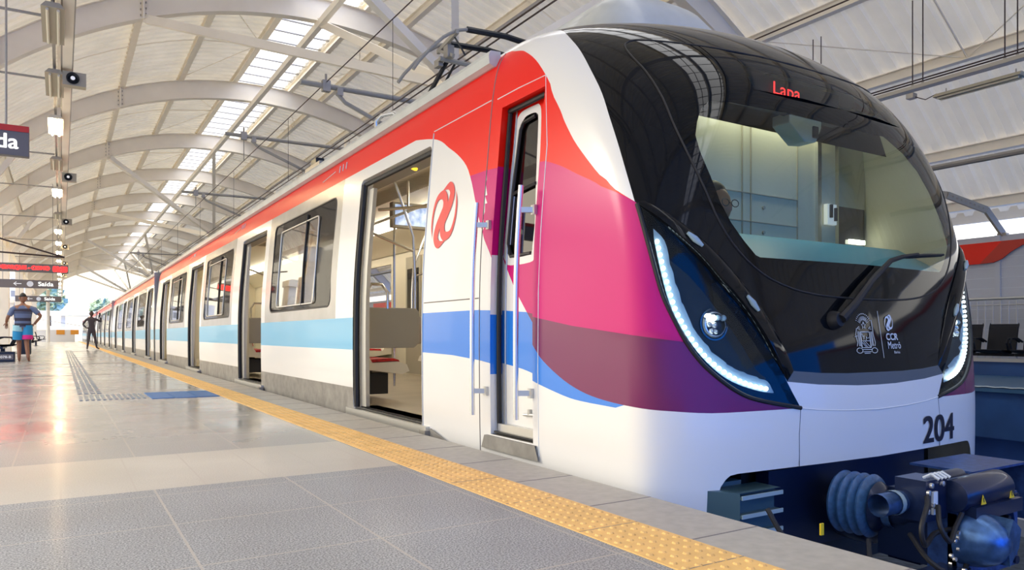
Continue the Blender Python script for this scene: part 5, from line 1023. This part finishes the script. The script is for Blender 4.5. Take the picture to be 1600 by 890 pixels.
for i, (x, y, h_, r_, w_) in enumerate(((-11, 165, 8, 2.6, 'left, above the viaduct'), (-2.0, 172, 10, 3.0, 'tallest, right of the white post'), (8, 185, 8, 2.5, 'right, over the standing figure'), (17, 190, 7, 2.6, 'low, by the train roofline'))):
    t = thing('tree', (x, y, -3), 'pale green tree far beyond the station, '+w_, 'tree', 'trees beyond the station'); g = MB(); g.tube([(x, y, -3), (x, y, h_*.6)], [.6, .3], 'bark', 8); g.build('trunk', t)
    g = MB(); rr = random.Random(i)
    for k in range(420):
        v = Vector((rr.gauss(0, 1), rr.gauss(0, 1), rr.gauss(0, .8))).normalized()*(r_*(.5+.5*rr.random())); c = Vector((x, y, h_-r_*.7))+v; a = Vector((rr.uniform(-1, 1), rr.uniform(-1, 1), rr.uniform(-1, 1))).normalized(); b = a.orthogonal().normalized(); s_ = .5+.5*rr.random()
        g.add([c-a*s_, c+b*s_*.7, c+a*s_, c-b*s_*.7], [(0, 1, 2, 3)], 'leaf')
    g.build('crown', t)
g = MB(); g.b2((60, -40, -3), (64, 120, 14), 'letter_white'); tag(g.build('distant_block'), 'long white glowing block added as bright sky in the gap above the far wall', 'building')  # glowing slab added so the gap shows white instead of blue sky
for i, (x, y, w, h_, w_) in enumerate(((-30, 210, 16, 12, 'wide one left of the post'), (-17, 225, 9, 16, 'tall one behind the ramp'), (24, 230, 14, 10, 'low one by the train'))):
    g = MB(); g.b2((x, y, -3), (x+w, y+8, h_), 'building'); o = tag(g.build('distant_block'), 'pale distant building, '+w_, 'building')
    g = MB()
    for a in np.arange(x+1, x+w-1.5, 2.6):
        for z in np.arange(1.5, h_-1.5, 3): g.b2((a, y-.05, z), (a+1.3, y, z+1.5), 'grey_panel')
    g.build('window', o)
# ================================================================ coupler under the nose
cp = thing('coupler_assembly', (3.75, 2.2, -.4), None, None); attach(cp, car); cp.name = 'coupler'
CX, CY, CZ = 3.74, 2.10, -.22                                # face plate centre
g = MB()                                                    # face plate with cup opening
R_ = .152; n = 40; cx_, cz_ = CX+.115, CZ
def plate(Yf, th):
    hw, hh = .245, .175; vs = []; outer = []
    for i in range(n):
        a = 2*math.pi*i/n; ux, uz = math.cos(a), math.sin(a); k = min(((hw-(cx_-CX)*(1 if ux > 0 else -1)) if abs(ux) > 1e-6 else 9)/max(abs(ux), 1e-6), hh/max(abs(uz), 1e-6)); outer.append((cx_+ux*k, cz_+uz*k))
    inner = [(cx_+.105*math.cos(2*math.pi*i/n), cz_+.145*math.sin(2*math.pi*i/n)) for i in range(n)]
    for Y in (Yf, Yf+th):
        vs += [(x, Y, z) for x, z in outer]+[(x, Y, z) for x, z in inner]
    F = []
    for i in range(n):
        j = (i+1) % n; F += [(i, j, n+j, n+i), (2*n+i, 2*n+j, 3*n+j, 3*n+i), (i, j, 2*n+j, 2*n+i), (n+i, n+j, 3*n+j, 3*n+i)]
    g.add(vs, F, 'coupler_blue_cast')
plate(CY, .07); g.box((CX-.02, CY+.24, CZ), (.42, .34, .30), 'coupler_black'); g.b2((CX-.245, CY+.03, CZ-.17), (CX-.20, CY+.16, CZ+.17), 'coupler_blue_cast')
for x, z in ((-.22, .15), (.22, .15), (.22, -.15), (-.22, -.15)): g.lathe([(.02, 0), (.02, -.012), (0, -.012)], (CX+x, CY, CZ+z), (0, 1, 0), 'coupler_black', 10)
g.build('face_plate', cp)
g = MB(); g.lathe([(.125, .02), (.122, -.02), (.111, -.07), (.09, -.115), (.06, -.145), (.028, -.158), (0, -.16)], (CX-.185, CY, CZ+.01), (0, 1, 0), 'coupler_steel', 28); g.prism([(-.03, -.10), (.05, -.03), (.07, .05), (.0, .10), (-.05, .02)], (CX-.145, CY-.155, CZ+.02), (1, 0, 0), (0, 0, 1), (.02, .12, 0), 'coupler_steel'); g.build('coupling_cone', cp, True)
g = MB(); g.lathe([(.10, .30), (.10, .17), (.155, .16), (.165, .10), (.165, -.02), (.15, -.06), (.12, -.08)], (CX-.02, CY+.58, CZ-.01), (0, 1, 0), 'coupler_black', 24); g.lathe([(.085, 0), (.085, .5)], (CX, CY+.36, CZ), (0, 1, 0), 'coupler_black', 20); g.lathe([(.12, 0), (.125, .02), (.125, .05), (.11, .06)], (CX-.02, CY+.72, CZ), (0, 1, 0), 'coupler_steel', 24); g.build('drawgear', cp, True)
g = MB(); z0 = -.02                                          # electrical head above: big drum with warning triangles
g.lathe([(0, -.01), (.070, 0), (.076, .02), (.076, .39), (.068, .41), (0, .42)], (3.47, 2.14, z0), (.955, -.02, .02), 'coupler_black', 24)
g.b2((3.50, 2.12, z0-.13), (3.93, 2.26, z0-.05), 'coupler_black'); g.lathe([(.03, 0), (.035, .02), (.035, .30), (.03, .32)], (3.46, 2.26, z0+.045), (1, 0, 0), 'coupler_black', 16); g.b2((3.30, 2.16, z0-.10), (3.47, 2.30, z0+.08), 'coupler_black')
g.box((3.36, 2.155, z0-.02), (.035, .01, .10), 'decal_white'); g.lathe([(.05, 0), (.05, .16)], (3.14, 2.28, z0-.03), (1, 0, 0), 'coupler_steel', 16); g.lathe([(.055, 0), (.055, .03)], (3.24, 2.28, z0-.03), (1, 0, 0), 'bezel', 16)
for x, z in ((3.31, .03), (3.33, .06), (3.345, -.03), (3.30, -.05), (3.42, .06)): g.lathe([(.012, 0), (.012, -.012), (0, -.014)], (x, 2.158, z0+z), (0, 1, 0), 'chrome', 10)
for i in range(4): g.tube([(3.35+i*.03, 2.20, z0+.085), (3.36+i*.03, 2.17, z0+.105), (3.37+i*.03, 2.14, z0+.085)], .007, 'decal_white', 6)
e_ = g.build('electric_head', cp, True)
g = MB()
for x in (3.575, 3.83):
    c = Vector((x, 2.058, z0-.015)); g.prism([(-.022, -.018), (.022, -.018), (0, .024)], c, (1, 0, 0), (0, .1, 1), (0, -.002, 0), 'warn_yellow'); g.prism([(-.003, -.008), (.003, -.008), (.002, .012), (-.002, .012)], c+Vector((0, -.003, 0)), (1, 0, 0), (0, .1, 1), (0, -.001, 0), 'rubber')
g.build('warning_label', e_)
g = MB(); g.b2((3.98, 2.3, .0), (4.55, 2.62, .012), 'coupler_blue_cast'); g.b2((4.55, 2.3, -.3), (4.6, 2.6, .0), 'coupler_blue_cast'); g.build('step_plate', cp)
for k, pts in enumerate(([(3.34, 2.18, -.01), (3.20, 2.10, -.02), (3.12, 2.08, -.10), (3.14, 2.08, -.17), (3.24, 2.12, -.19), (3.36, 2.15, -.17), (3.50, 2.12, -.16)], [(3.36, 2.14, -.05), (3.30, 2.10, -.12), (3.34, 2.08, -.19), (3.42, 2.10, -.15), (3.48, 2.10, -.09)], [(3.28, 2.22, -.18), (3.22, 2.10, -.26), (3.30, 2.02, -.33), (3.42, 2.04, -.36), (3.5, 2.12, -.35)], [(3.10, 2.30, -.20), (2.95, 2.2, -.30), (2.78, 2.12, -.36), (2.68, 2.10, -.37)], [(2.58, 2.42, -.02), (2.60, 2.36, -.12), (2.66, 2.25, -.28), (2.76, 2.18, -.36), (2.95, 2.2, -.38), (3.15, 2.22, -.35)], [(3.52, 2.12, -.10), (3.50, 2.07, -.2), (3.49, 2.09, -.33)])):
    g = MB(); g.tube(spline(pts, 4), .011, 'rubber', 8); g.build('hose', cp, True)
g = MB(); rr = random.Random(3)
for i in range(26): x, y = rr.uniform(3.25, 3.52), rr.uniform(2.02, 2.2); g.lathe([(.009, 0), (.009, -.014), (0, -.016)], (x, y-.01, rr.uniform(-.40, -.33)), (0, 1, 0), 'chrome', 8)
for x, z in ((3.44, -.20), (3.47, -.17), (3.47, -.19), (3.47, -.24), (3.41, -.26), (3.44, -.28)): g.lathe([(.010, 0), (.010, -.012), (0, -.014)], (x-.03, 2.10, z), (0, 1, 0), 'chrome', 8)
g.b2((3.30, 2.08, -.37), (3.52, 2.2, -.335), 'coupler_black'); g.lathe([(.07, 0), (.08, .02), (.06, .05)], (3.38, 2.0, -.42), (0, 0, 1), 'rubber', 16); g.lathe([(.02, 0), (.02, .1)], (3.44, 2.03, -.42), (0, 0, 1), 'coupler_steel', 10); g.build('bolt_group', cp)
g = MB(); g.b2((3.58, 2.34, -.40), (3.98, 2.5, -.05), 'coupler_black'); g.b2((3.50, 2.05, z0-.04), (3.92, 2.10, z0-.10), 'coupler_black')
for i in range(6): g.tube([(3.52+i*.06, 2.06, z0-.125), (3.55+i*.06, 2.20, z0-.12)], .010, 'rubber', 6)
g.build('head_frame', cp)
bpy.context.view_layer.update()
for o_c in [x for x in bpy.data.objects if x.parent == cp]:
    for q in [o_c]+[x for x in bpy.data.objects if x.parent == o_c]:
        for v in q.data.vertices: v.co.y -= .40; v.co.x -= .085
g = MB()                                                    # ribbed bellows round the draft gear
prof = [(.08, 0)]
for i in range(4): y = .0+i*.048; prof += [(.120, y+.004), (.150, y+.016), (.157, y+.028), (.150, y+.040), (.122, y+.047)]
prof += [(.08, .21)]; BC = (3.44, 2.12, -.15); g.lathe(prof, BC, (-.10, .99, 0), 'bellow', 36); g.build('buffer_bellows', cp, True)
g = MB(); g.lathe([(.125, -.004), (.10, -.03), (.07, -.045), (.065, -.14), (.05, -.16), (.05, -.3), (0, -.3)], BC, (-.10, .99, 0), 'coupler_black', 28); g.lathe([(.085, -.05), (.088, -.07), (.085, -.09)], BC, (-.10, .99, 0), 'coupler_steel', 24); g.build('buffer_hub', cp, True)
g = MB(); g.tube([(3.5, 1.95, -.18), (3.6, 2.6, -.15)], .07, 'coupler_black', 12); g.b2((3.0, 2.42, -.40), (4.4, 2.5, .02), 'coupler_black'); g.build('draft_beam', cp)
# deflector box behind the skirt corner
g = MB(); P0 = (2.56, 2.30, 0)
g.prism([(-.0, -.40), (0, -.03), (.02, .0), (.30, .0), (.30, -.40)], (2.50, 2.42, 0), (1, 0, 0), (0, 0, 1), (0, .4, 0), 'skirt_box')
for z in (-.035, -.12, -.205): g.b2((2.62, 2.26, z-.012), (2.90, 2.44, z+.0), 'skirt_box'); g.b2((2.62, 2.255, z-.014), (2.90, 2.262, z+.004), 'bezel')
g.add([(2.52, 2.42, -.4), (2.52, 2.42, -.02), (2.62, 2.27, -.02), (2.62, 2.27, -.4), (2.90, 2.27, -.02), (2.90, 2.42, -.02)], [(0, 1, 2, 3), (1, 2, 4, 5)], 'skirt_box'); g.b2((2.62, 2.30, -.4), (2.89, 2.42, -.02), 'skirt_box'); g.build('deflector', car)
g = MB(); g.b2((2.95, 2.55, -.6), (4.6, 2.6, .12), 'rubber'); g.b2((2.4, 2.5, .05), (5.0, 3.2, .10), 'rubber'); g.build('nose_bulkhead', car)
g = MB(); g.box((2.80, 1.98, -.14), (.02, .008, .05), 'warn_yellow'); g.build('hose_tag', cp)
# ================================================================ people
def skin_body(name, pts, edges, m, parent, root=0, sub=2):
    me = bpy.data.meshes.new(name); me.from_pydata([p[:3] for p in pts], edges, []); me.materials.append(M[m]); o = bpy.data.objects.new(name, me); COL.objects.link(o); attach(o, parent)
    md = o.modifiers.new('skin', 'SKIN'); md.use_smooth_shade = True; lay = me.skin_vertices[0] if me.skin_vertices else None
    if lay is None:
        bpy.context.view_layer.objects.active = o
        lay = me.skin_vertices.new()
    for i, p in enumerate(pts): lay.data[i].radius = (p[3], p[4] if len(p) > 4 else p[3])
    lay.data[root].use_root = True
    sb_ = o.modifiers.new('sub', 'SUBSURF'); sb_.levels = sub; sb_.render_levels = sub; return o
def tr(pts, base, rz, sc_=1.0):
    c, s_ = math.cos(rz), math.sin(rz); return [(base[0]+(p[0]*c-p[1]*s_)*sc_, base[1]+(p[0]*s_+p[1]*c)*sc_, base[2]+p[2]*sc_)+tuple(r*sc_ for r in p[3:]) for p in pts]
def head(mb, c, r, yaw, m_skin):
    c = Vector(c); f = Vector((math.sin(yaw), math.cos(yaw), 0)); sd = Vector((f.y, -f.x, 0)); n, k = 20, 14; vs = []
    for i in range(k+1):
        t = math.pi*i/k; z = math.cos(t); rr_ = math.sin(t)
        for j in range(n):
            a = 2*math.pi*j/n; u, v = math.cos(a), math.sin(a)           # u forward
            w = .80*(1-.18*max(0, -z)**2); dd_ = 1.0*(1-.10*max(0, -z))
            x = rr_*u*dd_; y = rr_*v*w; fx = 0
            if u > .6: fx += .10*math.exp(-((z+.12)/.16)**2-(v/.22)**2)*2.0-.06*math.exp(-((z-.12)/.12)**2-((abs(v)-.35)/.2)**2)+.05*math.exp(-((z+.55)/.10)**2-(v/.3)**2)+.06*math.exp(-((z+.85)/.2)**2)
            vs.append(c+f*(x+fx)*r+sd*y*r+Vector((0, 0, z*1.28*r)))
    mb.add(vs, [(i*n+j, i*n+(j+1) % n, (i+1)*n+(j+1) % n, (i+1)*n+j) for i in range(k) for j in range(n)], m_skin)
    for s_ in (-1, 1): mb.lathe([(0, -.02), (.035, -.01), (.04, .01), (0, .02)], c+sd*s_*.82*r+f*(-.05*r), sd, m_skin, 10)
def hand(parent, wrist, d, side_v, curl, m, sc_=1.0):
    w = Vector(wrist); d = Vector(d).normalized(); sv = Vector(side_v).normalized(); nn = d.cross(sv); g = MB()
    g.tube([w, w+d*.035, w+d*.085], [.024*sc_, .034*sc_, .036*sc_], m, 8)
    for i, (o_f, L) in enumerate(((-.027, .070), (-.009, .080), (.009, .076), (.027, .060))):
        b = w+d*.08+sv*o_f; g.tube([b, b+d*L*.45+nn*curl*.01, b+d*L*.8+nn*curl*.03, b+d*L*.95+nn*curl*.05], [.0095, .009, .008, .006], m, 6)
    b = w+d*.03-sv*.028; g.tube([b, b-sv*.025+d*.025, b-sv*.035+d*.055+nn*curl*.015], [.011, .010, .008], m, 6)
    return g.build('hand', parent, True)
# man at the left seen from behind, walking away, hand on hip, striped shirt and bright shorts
pm = thing('person', (-.84, 22.86, 0), 'person in blue striped shirt and bright shorts walking away barefoot, elbow out', 'person')
B0 = (-.84, 22.86, 0)
pts = [(0, 0, .93, .15, .11), (0, .01, 1.10, .155, .11), (0, .0, 1.30, .18, .12), (0, 0, 1.42, .13, .09), (0, .01, 1.50, .055, .055), (0, .02, 1.56, .05, .05),
       (-.09, 0, .84, .10, .10), (-.085, .05, .50, .060, .060), (-.08, .02, .12, .042, .042), (-.08, .10, .045, .04, .03), (-.085, .19, .03, .035, .02),
       (.09, 0, .84, .10, .10), (.08, -.02, .50, .060, .060), (.12, -.14, .13, .042, .042), (.13, -.06, .045, .04, .03), (.14, .03, .03, .035, .02),
       (-.20, 0, 1.40, .06, .06), (-.33, -.02, 1.14, .045, .045), (-.36, .14, 1.02, .033, .033),
       (.20, 0, 1.40, .06, .06), (.40, -.04, 1.20, .045, .045), (.24, .02, .97, .033, .033)]
ed = [(0, 1), (1, 2), (2, 3), (3, 4), (4, 5), (0, 6), (6, 7), (7, 8), (8, 9), (9, 10), (0, 11), (11, 12), (12, 13), (13, 14), (14, 15), (3, 16), (16, 17), (17, 18), (3, 19), (19, 20), (20, 21)]
skin_body('body', tr(pts, B0, 0), ed, 'skin_brown', pm); g = MB(); head(g, (B0[0], B0[1]+.02, 1.655), .098, math.radians(-25), 'skin_brown'); hd = g.build('head', pm, True)
g = MB(); head(g, (B0[0], B0[1]+.012, 1.672), .100, math.radians(-25), 'hair'); o = g.build('hair', pm, True)
for v in o.data.vertices:
    if v.co.z < 1.68: v.co = Vector((B0[0], B0[1]+.02, 1.68))+(v.co-Vector((B0[0], B0[1]+.02, 1.68)))*.55
hand(pm, (B0[0]-.36, B0[1]+.14, 1.02), (0, .4, -1), (1, 0, 0), 1, 'skin_brown'); hand(pm, (B0[0]+.24, B0[1]+.02, .97), (-1, 0, -.5), (0, 1, 0), 1, 'skin_brown')
g = MB(); n = 24                                             # shirt: loose tube with stripes, short sleeves
zs_ = np.linspace(.90, 1.50, 31)
for i in range(len(zs_)-1):
    def ring(z):
        w = np.interp(z, [.90, 1.1, 1.32, 1.40, 1.46, 1.50], [.19, .18, .215, .205, .14, .06]); d = np.interp(z, [.90, 1.1, 1.32, 1.44, 1.50], [.135, .13, .14, .10, .06]); return [(B0[0]+w*math.cos(2*math.pi*k/n), B0[1]+.005+d*math.sin(2*math.pi*k/n), z) for k in range(n)]
    zm = (zs_[i]+zs_[i+1])/2; st_ = any(abs(zm-q) < .013 for q in (.94, .98, 1.08, 1.12, 1.27, 1.32, 1.36)); a, b = ring(zs_[i]), ring(zs_[i+1])
    g.add(a+b, [(k, (k+1) % n, n+(k+1) % n, n+k) for k in range(n)], 'shirt_stripe' if st_ else 'shirt_blue')
g.tube([(B0[0]-.15, B0[1], 1.40), (B0[0]-.22, B0[1], 1.36), (B0[0]-.29, B0[1]-.01, 1.20)], [.07, .072, .062], 'shirt_blue', 14, False); g.tube([(B0[0]+.15, B0[1], 1.40), (B0[0]+.24, B0[1]-.01, 1.37), (B0[0]+.34, B0[1]-.03, 1.26)], [.07, .072, .062], 'shirt_blue', 14, False); g.build('shirt', pm, True)
for s_, L in ((-1, [(-.09, 0, .95), (-.10, .01, .80), (-.105, .03, .58)]), (1, [(.09, 0, .95), (.10, 0, .80), (.10, -.02, .58)])):
    g = MB(); P = [(B0[0]+a, B0[1]+b, c) for a, b, c in L]; g.tube([P[0], P[1]], [.125, .125], 'shorts_pale' if s_ < 0 else 'shorts_blue', 16, False); m1 = tuple((np.array(P[1])+np.array(P[2]))/2); g.tube([P[1], m1], [.125, .125], 'shorts_blue', 16, False); g.tube([m1, P[2]], [.125, .12], 'shorts_pink' if s_ > 0 else 'shorts_blue', 16, False); g.build('shorts_leg', pm, True)
# distant standing figure, one arm raised with a phone
pf = thing('person', (1.24, 40.0, 0), 'person in dark clothes standing by the yellow strip, one arm raised', 'person'); B1 = (1.24, 40.0, 0)
pts = [(0, 0, .95, .14, .10), (0, 0, 1.12, .13, .10), (0, 0, 1.34, .17, .11), (0, 0, 1.46, .12, .09), (0, 0, 1.54, .05, .05), (0, 0, 1.60, .05, .05),
       (-.09, 0, .86, .095, .095), (-.13, 0, .48, .062, .062), (-.17, 0, .09, .042, .042), (-.18, -.10, .04, .042, .03),
       (.09, 0, .86, .095, .095), (.16, 0, .48, .062, .062), (.22, 0, .09, .042, .042), (.33, -.06, .04, .042, .03),
       (-.20, 0, 1.44, .06, .06), (-.36, .04, 1.20, .045, .045), (-.22, -.04, 1.04, .033, .033),
       (.20, 0, 1.44, .06, .06), (.42, -.02, 1.32, .045, .045), (.34, -.10, 1.56, .033, .033)]
ed = [(0, 1), (1, 2), (2, 3), (3, 4), (4, 5), (0, 6), (6, 7), (7, 8), (8, 9), (0, 10), (10, 11), (11, 12), (12, 13), (3, 14), (14, 15), (15, 16), (3, 17), (17, 18), (18, 19)]
skin_body('body', tr(pts, B1, 0), ed, 'dark_cloth', pf); g = MB(); head(g, (B1[0], B1[1], 1.70), .098, math.radians(160), 'skin_dark'); g.build('head', pf, True); g = MB(); head(g, (B1[0], B1[1]+.015, 1.725), .098, 0, 'hair'); g.build('hair', pf, True)
hand(pf, (B1[0]+.34, B1[1]-.10, 1.56), (0, -.2, 1), (1, 0, 0), 1, 'skin_dark'); hand(pf, (B1[0]-.22, B1[1]-.04, 1.04), (1, 0, -.2), (0, 1, 0), 1, 'skin_dark')
g = MB(); g.box((B1[0]+.34, B1[1]-.14, 1.68), (.075, .01, .15), 'rubber'); tag(g.build('mobile_phone'), 'dark phone held up by the standing figure near the train', 'phone')
# driver's head behind the lower left of the windscreen
pd = thing('person', (3.14, 3.05, .1), 'driver in dark clothes seated behind the left of the windscreen, glasses on', 'person'); B2 = (3.10, 3.15, 0)
skin_body('body', [(3.08, 3.38, .75, .16, .12), (3.08, 3.36, 1.0, .15, .11), (3.08, 3.32, 1.18, .18, .11), (3.09, 3.28, 1.27, .06, .06), (2.88, 3.30, 1.16, .06, .06), (2.80, 3.12, 1.02, .045, .045), (2.95, 3.02, .98, .035, .035), (3.28, 3.30, 1.16, .06, .06), (3.36, 3.12, 1.0, .045, .045), (3.3, 3.02, .98, .035, .035), (3.08, 3.25, .72, .1, .1)], [(0, 1), (1, 2), (2, 3), (2, 4), (4, 5), (5, 6), (2, 7), (7, 8), (8, 9), (0, 10)], 'dark_cloth', pd)
g = MB(); head(g, (3.11, 3.22, 1.41), .092, math.pi*.92, 'skin_brown'); g.build('head', pd, True); g = MB(); head(g, (3.11, 3.245, 1.445), .094, math.pi*.92, 'hair'); g.build('hair', pd, True)
g = MB()
for x in (3.075, 3.15): g.tube([(x+.028*math.cos(t), 3.115, 1.42+.02*math.sin(t)) for t in np.linspace(0, 6.28, 12)], .003, 'rubber', 4)
g.tube([(3.103, 3.113, 1.42), (3.122, 3.113, 1.42)], .003, 'rubber', 4); g.build('glasses', pd)
for p_, d_ in (((2.95, 3.02, .98), (.2, -1, 0)), ((3.3, 3.02, .98), (-.2, -1, 0))): hand(pd, p_, d_, (1, 0, 0), 1, 'skin_brown')
g = MB(); g.box((3.08, 3.45, .95), (.46, .08, .7), 'rubber'); g.box((3.08, 3.32, .60), (.46, .44, .10), 'rubber'); g.tube([(3.08, 3.32, .05), (3.08, 3.32, .56)], .05, 'dark_metal'); g.build('driver_seat', car, bevel=.03)

bpy.context.view_layer.update()
for o_c in [x for x in bpy.data.objects if x.parent == pd]+[x for x in bpy.data.objects if x.name.startswith('driver_seat')]:
    for v in o_c.data.vertices: v.co.y -= .36; v.co.x -= .01
